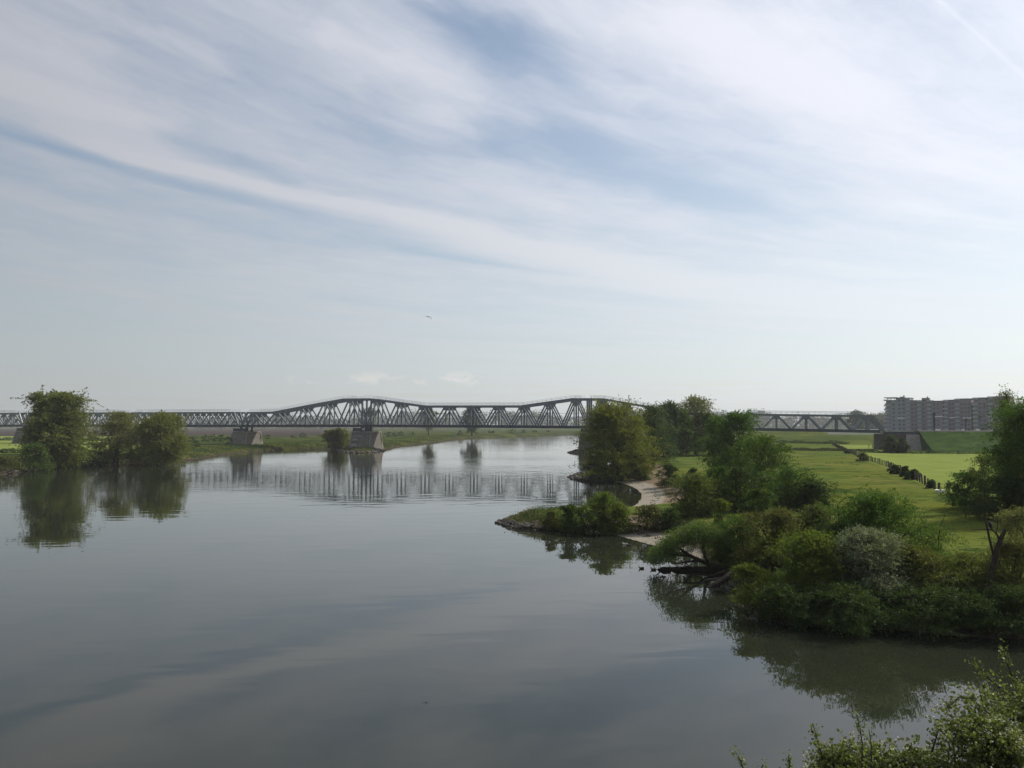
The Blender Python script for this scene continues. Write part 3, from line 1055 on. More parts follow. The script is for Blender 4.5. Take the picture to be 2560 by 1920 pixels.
def grow(seed, H, Wd, kind='shrub', lobes=11, clumps=26, per=40, size=.3, clump=None, trunks=1, lean=(0, 0), sprig=.25, thin=1.0, Dp=None, aspect=.5, hang=0.0, base=None, flat=.75, droop=.35):
    """returns (wood MB, leaf centre array, leaf verts). Crown of lobes, each lobe a shell of leaf clumps on twigs."""
    r = np.random.default_rng(seed)
    Dp = Dp or Wd
    wood = MB()
    base_s = {'shrub': 0.02, 'tree': 0.16, 'vase': 0.10, 'round': 0.22, 'spire': 0.05, 'poplar': .08, 'dome': .06}[kind] if base is None else base

    def prof(s):
        u = (s - base_s) / (1 - base_s)
        u = min(max(u, 0), 1)
        if kind == 'shrub': return math.sqrt(max(0, 1 - (u * .92) ** 2.2)) * (0.82 + .18 * min(1, u * 4))
        if kind == 'dome': return (.80 + .2 * min(1, u * 3.5)) * math.sqrt(max(0.0, 1 - (u * .93) ** 2.6))
        if kind == 'tree': return (math.sin(math.pi * min(1, u * .86 + .12)) ** .6)
        if kind == 'round': return math.sqrt(max(0.02, 1 - (2 * u - 1) ** 2))
        if kind == 'vase': return .45 + .55 * math.sin(math.pi * min(1, .25 + u * .62))
        if kind == 'spire': return max(.08, 1 - u) ** .8
        return math.sin(math.pi * min(1, u * .8 + .14)) ** .7
    tops = []
    lob = []
    for i in range(lobes):
        u = (i + r.uniform(.1, .9)) / lobes
        if kind in ('shrub', 'dome'): u = u ** (1.55 if kind == 'shrub' else 1.2)
        s = base_s + (1 - base_s) * u
        ph = i * 2.399 + r.uniform(-.6, .6)
        lr = r.choice([.2, .27, .34, .40]) * r.uniform(.9, 1.1) * (1.0 if kind != 'spire' else max(.35, 1 - u))
        rho = prof(s) * r.uniform(.45, .98)
        cx = math.cos(ph) * max(0, rho - lr * .75) * Wd / 2 + lean[0] * s
        cy = math.sin(ph) * max(0, rho - lr * .75) * Dp / 2 + lean[1] * s
        lz = lr * min(Wd, H * 1.1) / 2 * 1.15
        cz = max(lz * (.30 if kind == 'shrub' else .55), min(s * H, H - lz * .9))
        lob.append((np.array([cx, cy, cz]), lr * Wd / 2 * 1.15, lz))
    # make sure the top is reached
    lob.append((np.array([lean[0] * .95 + r.uniform(-.06, .06) * Wd, lean[1] * .95, H * .88]), .2 * Wd / 2 * 1.1, H * .12))
    cl = clump or 0.085 * (Wd + H) / 2
    cents, dirs = [], []
    roots = []
    for k in range(trunks):
        an = r.uniform(0, 6.28)
        roots.append(np.array([math.cos(an), math.sin(an), 0]) * (0 if trunks == 1 else .06 * Wd * r.uniform(.3, 1)))
    tr = max(.03, .018 * H) * (1.0 if trunks == 1 else .7)
    trunk_top = []
    for k in range(trunks):
        top = np.array([lean[0] * .5 + (r.uniform(-.1, .1) * Wd if trunks > 1 else 0) + roots[k][0] * 2, lean[1] * .5 + roots[k][1] * 2, H * (.5 if kind != 'shrub' else .3)])
        pth = bez(roots[k] + np.array([0, 0, -.25]), top, np.array([roots[k][0], roots[k][1], top[2] * .55]) + r.normal(size=3) * .02 * H, 6)
        wood.tube(pth, list(np.linspace(tr * 1.25, tr * .55, 6)), 7)
        trunk_top.append(pth)
    for j, (c, lr, lz) in enumerate(lob):
        pth = trunk_top[j % trunks]
        # limb leaves the trunk lower than its lobe
        zt = min(c[2] * .55, pth[-1][2])
        k = int(np.argmin(np.abs(pth[:, 2] - zt)))
        st = pth[k]
        mid = np.array([(st[0] * .45 + c[0] * .55), (st[1] * .45 + c[1] * .55), st[2] * .65 + c[2] * .35 + .05 * H])
        lim = bez(st, c, mid, 5)
        lim[1:4] += r.normal(size=(3, 3)) * .012 * H
        wood.tube(lim, list(np.linspace(tr * .5, tr * .16, 5)), 5)
        nc = max(3, int(clumps * r.uniform(.7, 1.3)))
        for q in range(nc):
            d = r.normal(size=3)
            d[2] = d[2] * .8 + .25
            d /= np.linalg.norm(d)
            e = r.uniform(.35, 1.05) ** .6
            p = c + d * np.array([lr, lr * Dp / Wd, lz]) * e
            p[2] = abs(p[2] - cl * .2) + cl * .2
            if r.uniform() > thin: continue
            m = max(6, int(per * r.uniform(.5, 1.5)))
            # a spray: a few arching twigs with leaves strung along them
            nt = r.integers(3, 6)
            st_ = p - d * cl * .7
            for w_ in range(nt):
                dd = d + r.normal(size=3) * .55 + np.array([0, 0, .25])
                dd /= np.linalg.norm(dd)
                ln = cl * r.uniform(1.0, 2.3) * (1.5 if r.uniform() < sprig * .35 else 1.0)
                mm = max(3, int(m / nt * ln / cl / 1.6))
                tt = r.uniform(0.05, 1, mm) ** .8
                sp = st_ + dd * (tt * ln)[:, None] + r.normal(size=(mm, 3)) * (cl * .17 * (1.25 - tt))[:, None]
                sp[:, 2] -= tt ** 2 * ln * droop
                cents.append(sp)
                dirs.append(np.repeat(dd[None], mm, 0))
            if q % 3 == 0:
                wood.tube(bez(lim[3], p, (lim[3] + p) / 2 + r.normal(size=3) * .03 * H, 4), [tr * .14, tr * .11, tr * .08, tr * .04], 4)
    C = np.concatenate(cents)
    D = np.concatenate(dirs)
    # fit the crown to the wanted outline
    if kind in ('shrub', 'dome') and (base is None or base < .1):
        zb = np.percentile(C[:, 2], 1.5 if kind == 'shrub' else .3)
        sh = zb * np.clip(1 - C[:, 2] / (H * .7), 0, 1)
        C[:, 2] -= sh
    q0, q1 = np.percentile(C[:, :2], .5, axis=0), np.percentile(C[:, :2], 99.5, axis=0)
    zt = np.percentile(C[:, 2], 99.92)
    mid = (q0 + q1) / 2
    sc = np.array([Wd / (q1[0] - q0[0]), Dp / (q1[1] - q0[1]), H / zt])
    off = mid - np.array(lean) * .5

    def fit(P):
        P = np.array(P, float)
        P[:, :2] -= off * np.clip(P[:, 2:3] / zt, 0, 1) ** .5
        return P * sc
    C = fit(C)
    wood.v = [tuple(v) for v in fit(wood.v)]
    keep = C[:, 2] > 0.02
    C, D = C[keep], D[keep]
    V = leaf_cloud(C, size, r, aspect, hang, D * .5)
    return wood, C, V


def plant(name, label, cat, pxc, base_py, top_py, width, kind, mat_, seed, z=None, group=None, wood_mat='bark', depth=None, blossom=None, flip=False, yaw=0.0, **kw):
    """stands on the ground where photo pixel (pxc, base_py) meets it; outline given in photo pixels"""
    zz = 1.5 if z is None else z
    for _ in range(4):
        p = at(pxc, base_py, zz)
        if z is None: zz = max(0.0, hz(p[0], p[1]))
    dist = p[1]
    if z is not None:
        zz = max(0.02, hz(p[0], p[1]))
    wd = width * dist / F
    H = at_y(pxc, top_py, dist)[2] - zz
    root = empty(name, (p[0], p[1], zz), yaw, label, cat, group)
    wood, C, V = grow(seed, H, wd, kind, **kw)
    wood.build('trunk', M[wood_mat], root)
    link('crown', new_mesh('crown', V, quads(len(V) // 4)), L[mat_], root)
    if blossom:
        r = np.random.default_rng(seed + 1)
        frac, bs = blossom
        out = np.linalg.norm((C - np.array([0, 0, H * .45])) / np.array([wd / 2, wd / 2, H * .55]), axis=1)
        sel = np.where(out > .62)[0]
        sel = r.choice(sel, int(len(sel) * frac), replace=False)
        B = C[sel] + r.normal(size=(len(sel), 3)) * bs * .6 + np.array([0, 0, bs * .4])
        link('blossom', new_mesh('blossom', leaf_cloud(B, bs, r, .9), quads(len(B))), L['blossom'], root)
    return root


def bush(label, pxc, foot, top, width, mat_, seed, **kw):
    kw.setdefault('group', None)
    kw.setdefault('kind', 'shrub')
    k = kw.pop('kind')
    return plant('bush', label, 'bush', pxc, foot, top, width, k, mat_, seed, **kw)


def tree(label, pxc, foot, top, width, mat_, seed, **kw):
    k = kw.pop('kind', 'tree')
    return plant(kw.pop('name', 'tree'), label, 'tree', pxc, foot, top, width, k, mat_, seed, **kw)


# ---- far shore, left
tree('tallest dark leafy tree on the far left bank', 140, 1155, 976, 172, 'olive_light', 11, kind='dome', lobes=30, clumps=36, per=58, size=.42, sprig=.3, z=1.5, base=.105)
tree('slender olive tree with several bare stems beside the tallest bank tree', 292, 1152, 1028, 124, 'olive_light', 12, kind='dome', trunks=4, lobes=24, clumps=34, per=34, size=.34, thin=.8, z=1.2, base=.13)
tree('rounded olive tree overhanging the water, last of the bank trees towards the bridge', 402, 1154, 1029, 136, 'olive_light', 13, kind='dome', trunks=3, lobes=26, clumps=36, per=46, size=.36, z=1.0, base=.11)
bush('lush green bush at the foot of the tallest bank tree', 85, 1178, 1106, 92, 'green', 14, lobes=12, clumps=22, per=24, size=.35)
bush('brownish bush at the far left end of the bank', 12, 1184, 1136, 88, 'brown', 15, lobes=10, clumps=18, per=22, size=.33)
bush('small dark bush under the slender olive tree', 228, 1160, 1124, 46, 'dark', 16, lobes=7, clumps=14, per=20, size=.3)
bush('grey green bush right below the trunk of the tallest bank tree', 165, 1168, 1128, 66, 'blue', 17, lobes=8, clumps=16, per=20, size=.3)
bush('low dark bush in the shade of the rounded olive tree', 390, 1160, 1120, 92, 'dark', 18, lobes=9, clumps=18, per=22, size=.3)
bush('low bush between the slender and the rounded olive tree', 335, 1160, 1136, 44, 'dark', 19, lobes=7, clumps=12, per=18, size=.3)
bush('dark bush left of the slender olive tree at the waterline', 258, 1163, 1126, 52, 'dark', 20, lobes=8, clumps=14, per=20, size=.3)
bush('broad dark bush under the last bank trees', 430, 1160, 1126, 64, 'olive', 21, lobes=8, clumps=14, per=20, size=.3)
bush('shaded bush right of the trunk of the tallest bank tree', 196, 1164, 1116, 66, 'olive', 22, lobes=9, clumps=16, per=22, size=.32)
# scrub on the open bank left of the first pier and between the piers
scrub = [
    ('flat dark scrub bush nearest the olive tree', 478, 1104, 1091, 30, 'dark'),
    ('left one of the twin dark scrub bushes before the ploughed field', 513, 1104, 1087, 24, 'dark'),
    ('right one of the twin dark scrub bushes before the ploughed field', 532, 1104, 1085, 24, 'dark'),
    ('small loose scrub bush beside the twin dark bushes', 552, 1104, 1086, 18, 'green'),
    ('dark scrub bush just left of the first stone pier', 571, 1113, 1093, 22, 'dark'),
    ('light green scrub bush lowest on the open bank', 492, 1118, 1100, 18, 'green'),
    ('scrub bush just right of the first stone pier', 668, 1098, 1087, 22, 'green'),
    ('lone dark scrub bush in front of the ploughed field', 757, 1094, 1082, 20, 'dark'),
    ('tiny scrub bush beside the lone dark bush', 733, 1096, 1088, 14, 'green'),
    ('first of the dark scrub bushes right of the tall stone pier', 970, 1092, 1080, 18, 'dark'),
    ('second of the dark scrub bushes right of the tall stone pier', 986, 1091, 1082, 14, 'dark'),
    ('third of the dark scrub bushes right of the tall stone pier', 1001, 1089, 1079, 15, 'dark'),
    ('small scrub bush beyond the tall pier under the deck', 1030, 1088, 1081, 14, 'green'),
    ('scrub bush left of the lone tree with a clear trunk', 1150, 1087, 1076, 14, 'dark'),
    ('first small round bush on the distant bank right of the lone trees', 1224, 1083, 1076, 9, 'dark'),
    ('second small round bush on the distant bank right of the lone trees', 1233, 1083, 1077, 8, 'dark'),
    ('broad bush on the distant bank under the main span', 1280, 1085, 1073, 24, 'green'),
    ('dark round bush on the distant bank under the main span', 1309, 1082, 1074, 16, 'dark'),
    ('bush on the distant bank close to the bend', 1336, 1081, 1075, 13, 'dark'),
    ('last bush on the distant bank before the bend', 1370, 1080, 1075, 12, 'dark'),
]
for k, (lb, x_, b_, t_, w_, m_) in enumerate(scrub):
    bush(lb, x_, b_, t_, w_, m_, 60 + k, lobes=6, clumps=9, per=14, size=.6 if b_ < 1090 else .45, group='scrub bushes on the far bank', sprig=.15)
tree('broad olive willow standing under the bridge deck left of the tall pier', 842, 1118, 1070, 70, 'olive_light', 31, kind='round', lobes=14, clumps=22, per=72, size=.5, z=1.0, base=.1, trunks=3, name='willow_tree')
tree('lone round tree with a clear trunk seen through the main span', 1071, 1091, 1019, 44, 'olive', 32, kind='round', lobes=13, clumps=20, per=60, size=.8, z=1.2, base=.25)
tree('larger lone tree with a clear trunk seen through the middle of the main span', 1179, 1091, 1018, 52, 'green', 33, kind='round', lobes=14, clumps=22, per=60, size=.85, z=1.2, base=.22)
tree('tree top showing through the truss above the tall stone pier', 920, 1086, 1019, 42, 'olive', 34, kind='round', lobes=13, clumps=20, per=60, size=.9, z=1.5)

# ---- right shore, far to near
tree('pale yellow green tree top, tallest of the grove beside the meadow', 1738, 1138, 987, 122, 'pale', 41, kind='dome', lobes=22, clumps=34, per=26, size=.42, z=2.0, base=.12)
tree('blue green tree left of the tallest one in the grove', 1668, 1141, 1002, 112, 'blue', 42, kind='dome', lobes=16, clumps=32, per=28, size=.42, z=2.0, base=.03)
tree('dark green tree at the back of the grove', 1702, 1140, 1018, 112, 'green', 43, kind='dome', lobes=18, clumps=30, per=28, size=.42, z=2.0, base=.02)
tree('green tree at the right edge of the grove', 1782, 1139, 1030, 92, 'green', 44, kind='dome', lobes=16, clumps=28, per=26, size=.40, z=2.0, base=.04)
tree('big yellow green tree leaning over the inlet with spiky upright shoots', 1546, 1192, 997, 194, 'willow_yellow', 45, kind='dome', lobes=28, clumps=34, per=44, size=.32, sprig=.8, z=.9, base=.07, droop=.1, thin=.9)
tree('silvery green tree tucked behind the big yellow green one', 1634, 1165, 1010, 124, 'blue', 46, kind='dome', lobes=20, clumps=30, per=26, size=.34, z=1.4, base=.02)
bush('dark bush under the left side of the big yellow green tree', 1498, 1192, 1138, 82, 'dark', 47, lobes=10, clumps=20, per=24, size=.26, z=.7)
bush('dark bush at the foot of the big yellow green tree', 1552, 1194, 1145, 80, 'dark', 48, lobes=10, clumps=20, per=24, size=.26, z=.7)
bush('tall narrow bush on the sand below the big yellow green tree', 1601, 1201, 1136, 52, 'green', 49, lobes=10, clumps=20, per=26, size=.22)
tree('dark open tree with visible limbs in front of the grove', 1800, 1194, 1036, 104, 'green', 50, lobes=17, clumps=30, per=22, size=.28, thin=.75, z=2.0, base=.08, trunks=2)
tree('dark tree with a rounded top in front of the right truss end', 1836, 1200, 1025, 134, 'green', 51, kind='dome', lobes=20, clumps=34, per=28, size=.28, z=2.0, base=.05, trunks=2)
tree('dark tree whose sloping right side borders the meadow', 1914, 1240, 1084, 164, 'green', 52, kind='dome', lobes=18, clumps=34, per=28, size=.24, z=2.0, base=.02, trunks=2)
bush('dark rounded bush on the sand at the head of the inlet', 1671, 1217, 1158, 60, 'dark', 53, lobes=11, clumps=24, per=30, size=.18, sprig=.3)
bush('small dark bush behind the sand next to the meadow', 1729, 1224, 1168, 46, 'dark', 54, lobes=9, clumps=18, per=24, size=.18)
bush('large olive green bush behind the spit', 1738, 1291, 1182, 134, 'olive', 55, lobes=16, clumps=32, per=34, size=.17, sprig=.35, z=1.4)
bush('green bush filling the gap behind the large olive bush', 1800, 1262, 1166, 96, 'green', 56, lobes=13, clumps=28, per=30, size=.2, z=1.8)
bush('deep green bush below the dark open tree', 1838, 1276, 1168, 132, 'dark', 57, lobes=14, clumps=30, per=30, size=.19, z=1.9)
bush('green bush standing before the sloping dark tree', 1898, 1285, 1219, 86, 'green', 58, lobes=12, clumps=26, per=34, size=.15, z=2.0)
bush('round dark bush alone at the meadow edge', 2016, 1276, 1194, 148, 'dark', 59, lobes=16, clumps=32, per=34, size=.16, sprig=.3, z=2.0)
bush('dark bush joining the sloping tree to the round meadow bush', 1968, 1270, 1162, 130, 'green', 80, lobes=12, clumps=26, per=30, size=.17, z=2.0)
bush('bright fresh green bush glowing behind the leaning willow', 1812, 1330, 1245, 60, 'bright', 81, lobes=10, clumps=20, per=26, size=.15, z=1.4)
# spit bushes
bush('bronze bush nearest the tip of the stone spit', 1379, 1309, 1275, 51, 'brown', 82, lobes=9, clumps=20, per=30, size=.14, z=.7)
bush('green bush second from the tip of the stone spit', 1430, 1312, 1257, 73, 'green', 83, lobes=11, clumps=24, per=32, size=.14, z=.7)
bush('tall yellow green bush in the middle of the stone spit', 1510, 1312, 1229, 114, 'bright', 84, lobes=15, clumps=30, per=34, size=.14, z=.8)
bush('dark flowering bush on the water side of the stone spit', 1492, 1319, 1275, 92, 'dark', 85, lobes=11, clumps=24, per=30, size=.14, z=.6, blossom=(.05, .12))
bush('lower bright bush on the stone spit', 1556, 1314, 1263, 80, 'bright', 86, lobes=11, clumps=24, per=30, size=.14, z=.8)
bush('dull bush between the stone spit and the sand', 1624, 1311, 1260, 112, 'brown', 87, lobes=13, clumps=26, per=32, size=.14, z=.9, blossom=(.03, .12))
bush('dark bush at the landward end of the stone spit', 1680, 1312, 1269, 73, 'dark', 88, lobes=10, clumps=20, per=28, size=.14, z=1.0)

# ---- large thicket in front
bush('bronze tinted bush at the back left of the thicket', 1930, 1398, 1264, 170, 'brown', 90, lobes=17, clumps=34, per=44, size=.115, sprig=.4, z=1.5)
bush('reddish bronze bush at the back of the thicket before the meadow', 2035, 1388, 1258, 170, 'brown', 91, lobes=16, clumps=32, per=44, size=.115, sprig=.45, z=1.7)
bush('green bush behind the leaning willow trunk', 1850, 1392, 1286, 136, 'green', 92, lobes=14, clumps=30, per=40, size=.115, z=1.3)
bush('big dark green bush crowning the thicket', 2210, 1430, 1222, 307, 'green', 93, lobes=26, clumps=44, per=52, size=.115, sprig=.4, z=1.8)
bush('dark bush filling the middle of the thicket', 2085, 1450, 1306, 216, 'dark', 94, lobes=18, clumps=36, per=46, size=.11, z=1.5)
bush('yellow green bush with arching shoots at the front of the thicket', 2040, 1500, 1326, 205, 'bright', 95, lobes=18, clumps=38, per=50, size=.095, sprig=.7, z=.7)
bush('low yellow green bush beside the fallen trunk', 1895, 1500, 1408, 134, 'bright', 96, lobes=13, clumps=30, per=46, size=.095, sprig=.35, z=.6)
bush('silvery hawthorn in bloom in the middle of the thicket', 2182, 1506, 1314, 191, 'grey', 97, lobes=20, clumps=40, per=50, size=.085, sprig=.5, z=.8, blossom=(.04, .06), hang=.4)
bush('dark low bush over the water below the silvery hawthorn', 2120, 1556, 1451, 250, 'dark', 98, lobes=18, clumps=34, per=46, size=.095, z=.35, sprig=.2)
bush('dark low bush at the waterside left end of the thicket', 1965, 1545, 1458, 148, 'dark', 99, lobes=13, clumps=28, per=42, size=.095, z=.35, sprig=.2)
bush('olive bush right of the silvery hawthorn', 2310, 1502, 1362, 193, 'olive', 100, lobes=18, clumps=36, per=46, size=.09, sprig=.6, z=.9)
bush('dry looking olive bush with thin stems beside the dead trunk', 2420, 1506, 1376, 216, 'olive', 101, lobes=18, clumps=36, per=44, size=.09, sprig=.7, z=.9)
bush('bronze bush at the right frame side of the thicket', 2530, 1515, 1341, 193, 'brown', 102, lobes=17, clumps=34, per=44, size=.09, sprig=.7, z=.9)
bush('tall pale seeding shrub behind the dead trunk', 2545, 1475, 1264, 134, 'pale', 103, kind='vase', lobes=14, clumps=26, per=40, size=.085, sprig=.8, z=1.2, thin=.75, trunks=4)
bush('dark low bush over the water under the dead trunk', 2330, 1562, 1458, 273, 'dark', 104, lobes=18, clumps=34, per=46, size=.09, z=.3, sprig=.2)
bush('dark low bush over the water at the right frame side', 2530, 1574, 1458, 262, 'dark', 105, lobes=18, clumps=34, per=46, size=.09, z=.3, sprig=.2)

# ---- trees at the right frame edge
tree('large dark alder filling the right edge with a leaning bare limb', 2600, 1300, 985, 262, 'green', 110, kind='dome', lobes=32, clumps=44, per=60, size=.16, sprig=.5, z=2.0, base=.03, trunks=2)
tree('thin crowned tree reaching highest at the right edge', 2520, 1275, 962, 78, 'olive', 111, lobes=14, clumps=26, per=24, size=.15, thin=.7, z=2.0, base=.05)
bush('sunlit upright bush at the end of the fence line', 2415, 1272, 1176, 112, 'green', 112, lobes=14, clumps=30, per=34, size=.15, sprig=.7, z=2.0)
bush('pale bush leaning out from under the large alder', 2462, 1276, 1135, 80, 'pale', 113, lobes=12, clumps=26, per=28, size=.15, sprig=.5, z=2.0, thin=.8)
bush('dark undergrowth bush below the large alder', 2520, 1302, 1190, 190, 'dark', 114, lobes=15, clumps=30, per=32, size=.16, z=2.0)

# ---- along the fence and by the abutment
for k, (lb, x_, b_, t_, w_, m_) in enumerate([
        ('bronze round bush halfway up the fence line', 2157, 1153, 1132, 27, 'brown'),
        ('dark bush on the fence line with a small one beside it', 2236, 1185, 1162, 29, 'dark'),
        ('bush with a tall thin shoot on the fence line', 2262, 1192, 1165, 22, 'dark'),
        ('rounded dark bush on the fence line just before the bare posts', 2282, 1199, 1173, 31, 'dark'),
        ('small leafy bush between the last fence posts', 2328, 1221, 1199, 21, 'green'),
        ('small flat bush at the top end of the fence line', 2118, 1134, 1126, 14, 'dark'),
        ('low bush at the crossing of the far hedges', 2103, 1126, 1115, 18, 'green')]):
    bush(lb, x_, b_, t_, w_, m_, 120 + k, lobes=9, clumps=16, per=22, size=.26, z=2.0, sprig=.5 if k == 2 else .2)
bush('leafy bush against the left side of the abutment', 2226, 1132, 1088, 40, 'blue', 130, lobes=12, clumps=22, per=24, size=.38, z=2.0)
bush('dark upright bush in front of the abutment wing wall', 2257, 1133, 1094, 32, 'dark', 131, lobes=10, clumps=20, per=24, size=.36, z=2.0)
bush('small scrub at the foot of the wing wall', 2325, 1133, 1122, 20, 'dark', 132, lobes=6, clumps=10, per=14, size=.36, z=2.0)
tree('large round tree far beyond the short truss span', 2141, 1082, 1025, 36, 'blue', 133, kind='round', lobes=14, clumps=22, per=60, size=.9, z=2.2, base=.1)
tree('conical pale green tree before the apartment blocks', 2277, 1078, 1040, 26, 'blue', 134, kind='spire', lobes=12, clumps=16, per=18, size=.6, z=3.0)
tree('fresh green tree before the apartment blocks', 2310, 1078, 1040, 28, 'green', 135, lobes=12, clumps=16, per=18, size=.6, z=3.0)
tree('pale green tree behind the railway mast', 2332, 1078, 1048, 24, 'pale', 136, lobes=11, clumps=16, per=18, size=.6, z=3.0)
tree('round green tree on the embankment skyline near the alder', 2440, 1078, 1054, 34, 'green', 137, kind='round', lobes=11, clumps=16, per=18, size=.6, z=3.0)

# ---------------------------------------------------------------- leaning willow, fallen logs, dead trunk
def along(pts, y0, y1):
    """points given as (px, py) laid out between depths y0 and y1"""
    n = len(pts)
    return [at_y(p[0], p[1], y0 + (y1 - y0) * i / (n - 1)) for i, p in enumerate(pts)]


def local(root, pts):
    o = np.array(root.location)
    return [np.asarray(p) - o for p in pts]


def build_willow():
    y = 61.5
    base = at_y(1915, 1408, y + 1.5)
    root = empty('willow_tree', tuple(base), 0, 'willow leaning far out over the water from its arched dark trunk', 'tree')
    r = np.random.default_rng(300)
    w = MB()
    lim = [
        (along([(1925, 1408), (1905, 1390), (1880, 1388), (1852, 1396), (1825, 1412), (1800, 1416), (1775, 1412), (1750, 1402)], y + 2, y), [.42, .42, .40, .36, .30, .22, .17, .13]),
        (along([(1750, 1402), (1728, 1390), (1708, 1378), (1690, 1362), (1678, 1345)], y, y - .8), [.13, .11, .09, .06, .03]),
        (along([(1772, 1411), (1762, 1390), (1758, 1366), (1750, 1340), (1738, 1316)], y, y + .6), [.14, .11, .09, .06, .03]),
        (along([(1750, 1402), (1720, 1404), (1698, 1408), (1676, 1407)], y, y - .6), [.09, .07, .05, .03]),
        (along([(1728, 1390), (1700, 1388), (1672, 1384), (1652, 1378)], y, y - 1), [.08, .06, .05, .03]),
        (along([(1800, 1416), (1800, 1385), (1795, 1350), (1786, 1322)], y, y + 1), [.13, .10, .07, .04]),
        (along([(1758, 1366), (1772, 1342), (1784, 1318)], y + .4, y + 1), [.08, .05, .03]),
        (along([(1738, 1316), (1715, 1306), (1692, 1306)], y + .6, y), [.05, .04, .02]),
        (along([(1718, 1402), (1712, 1412), (1708, 1419)], y, y), [.05, .04, .03])]
    for p, rad in lim:
        w.tube(local(root, p), rad, 7)
    w.build('trunk', M['bark'], root)
    cents = []
    px_blobs = []
    for k in range(380):
        # an umbrella shaped crown
        u = r.uniform(-1, 1)
        top = 1300 + 62 * abs(u) ** 1.8 + (8 if u < 0 else 0)
        py = top + abs(r.normal()) * 26
        px = 1738 + u * 104
        px_blobs.append((px, min(py, 1392 - 25 * (1 - abs(u)) + (18 if u < -.6 else 0)), y + r.uniform(-2.2, 2.4)))
    for (px, py, yy) in px_blobs:
        c = at_y(px, py, yy) - np.array(root.location)
        m = r.integers(60, 110)
        pts = c + r.normal(size=(m, 3)) * np.array([.30, .30, .16])
        # drooping ends
        dr = r.uniform(0, .55, m)
        pts[:, 2] -= dr
        cents.append(pts)
    C = np.concatenate(cents)
    C = C[C[:, 2] + base[2] > .5]
    V = leaf_cloud(C, .15, r, .3, .8)
    link('crown', new_mesh('crown', V, quads(len(C))), leaf('leaf_willow', (.072, .108, .036), .4), root)


build_willow()


def log(label, specs, mat_='bark', name='fallen_log', cat='log', z_fix=None):
    p0 = specs[0][0][0]
    root = empty(name, tuple(p0), 0, label, cat)
    for k, (pts, rad) in enumerate(specs):
        MB().tube(local(root, pts), rad, 8).build('trunk' if k == 0 else 'branch', M[mat_], root, smooth=True)
    return root


log('long dark log lying on the water under the leaning willow', [
    ([at(1835, 1424, .25), at(1790, 1424, .16), at(1740, 1423, .10), at(1690, 1422, .10), at(1668, 1421, .02)], [.30, .24, .20, .15, .08]),
    ([at(1735, 1423, .1), at(1722, 1418, .35), at(1712, 1414, .6)], [.09, .06, .03]),
    ([at(1700, 1422, .1), at(1690, 1418, .3)], [.08, .04])])
log('short end of a sunken log showing above the water left of the long log', [
    ([at(1676, 1424, .06), at(1660, 1423, .10), at(1645, 1424, .02)], [.16, .18, .07]),
    ([at(1652, 1424, .06), at(1640, 1423, .22)], [.05, .03])])
log('forked grey log sliding into the water near the bank', [
    ([at(1842, 1425, .55), at(1820, 1440, .40), at(1795, 1455, .18), at(1768, 1470, -.05)], [.20, .19, .16, .10]),
    ([at(1812, 1446, .32), at(1785, 1449, .25), at(1765, 1451, .12), at(1752, 1458, -.03)], [.13, .11, .09, .05]),
    ([at(1812, 1428, .5), at(1790, 1436, .12), at(1775, 1439, -.02)], [.12, .09, .05])], 'bark_pale')


def stump(label, px, py, h, lean_x, rad, pale=False):
    p = at(px, py, 1.1)
    root = empty('broken_stump', (p[0], p[1], hz(p[0], p[1]) - .1), 0, label, 'stump')
    m_ = MB().tube([(0, 0, -.2), (lean_x * .4, 0, h * .5), (lean_x, 0, h)], [rad * 1.1, rad, rad * .8], 8)
    m_.build('trunk', M['bark'], root)
    if pale:
        MB().poly([(lean_x - rad, -.1, h + .02), (lean_x + rad, -.1, h + .25), (lean_x + rad, .1, h + .25), (lean_x - rad, .1, h + .02),
                   (lean_x - rad, -.1, h - .02), (lean_x + rad, -.1, h + .17), (lean_x + rad, .1, h + .17), (lean_x - rad, .1, h - .02)],
                  [(0, 1, 2, 3), (7, 6, 5, 4), (0, 4, 5, 1), (1, 5, 6, 2), (2, 6, 7, 3), (3, 7, 4, 0)]).build('broken_top', M['cap'], root)


stump('broken stump with a pale snapped top behind the low yellow green bush', 1920, 1416, .85, .08, .15, True)
stump('leaning dark stump beside the pale topped one', 1945, 1412, .85, -.25, .12)


def build_snag():
    y = 44.5
    b = at_y(2480, 1470, y)
    root = empty('dead_tree', tuple(b), 0, 'dead tree trunk with a few bare branches where a crow perches', 'dead tree')
    lp = lambda pts, d=0.0: local(root, [at_y(p[0], p[1], y + d) for p in pts])
    MB().tube(lp([(2466, 1560), (2470, 1510), (2479, 1440), (2484, 1410), (2493, 1372), (2503, 1345), (2513, 1324)]), [.24, .21, .17, .145, .13, .12, .09], 8).build('trunk', M['bark'], root)
    for pts, rad in (
            ([(2488, 1400), (2478, 1365), (2470, 1330), (2463, 1295), (2461, 1265)], [.09, .08, .07, .05, .02]),
            ([(2499, 1352), (2492, 1335), (2481, 1325), (2466, 1323), (2446, 1324), (2428, 1323)], [.07, .06, .05, .045, .03, .015]),
            ([(2491, 1334), (2494, 1312), (2494, 1292)], [.04, .03, .015]),
            ([(2496, 1358), (2512, 1360), (2528, 1365)], [.06, .04, .02])):
        MB().tube(lp(pts), [q * .75 for q in rad], 6).build('branch', M['bark'], root)
    return lp, root


snag_lp, snag = build_snag()
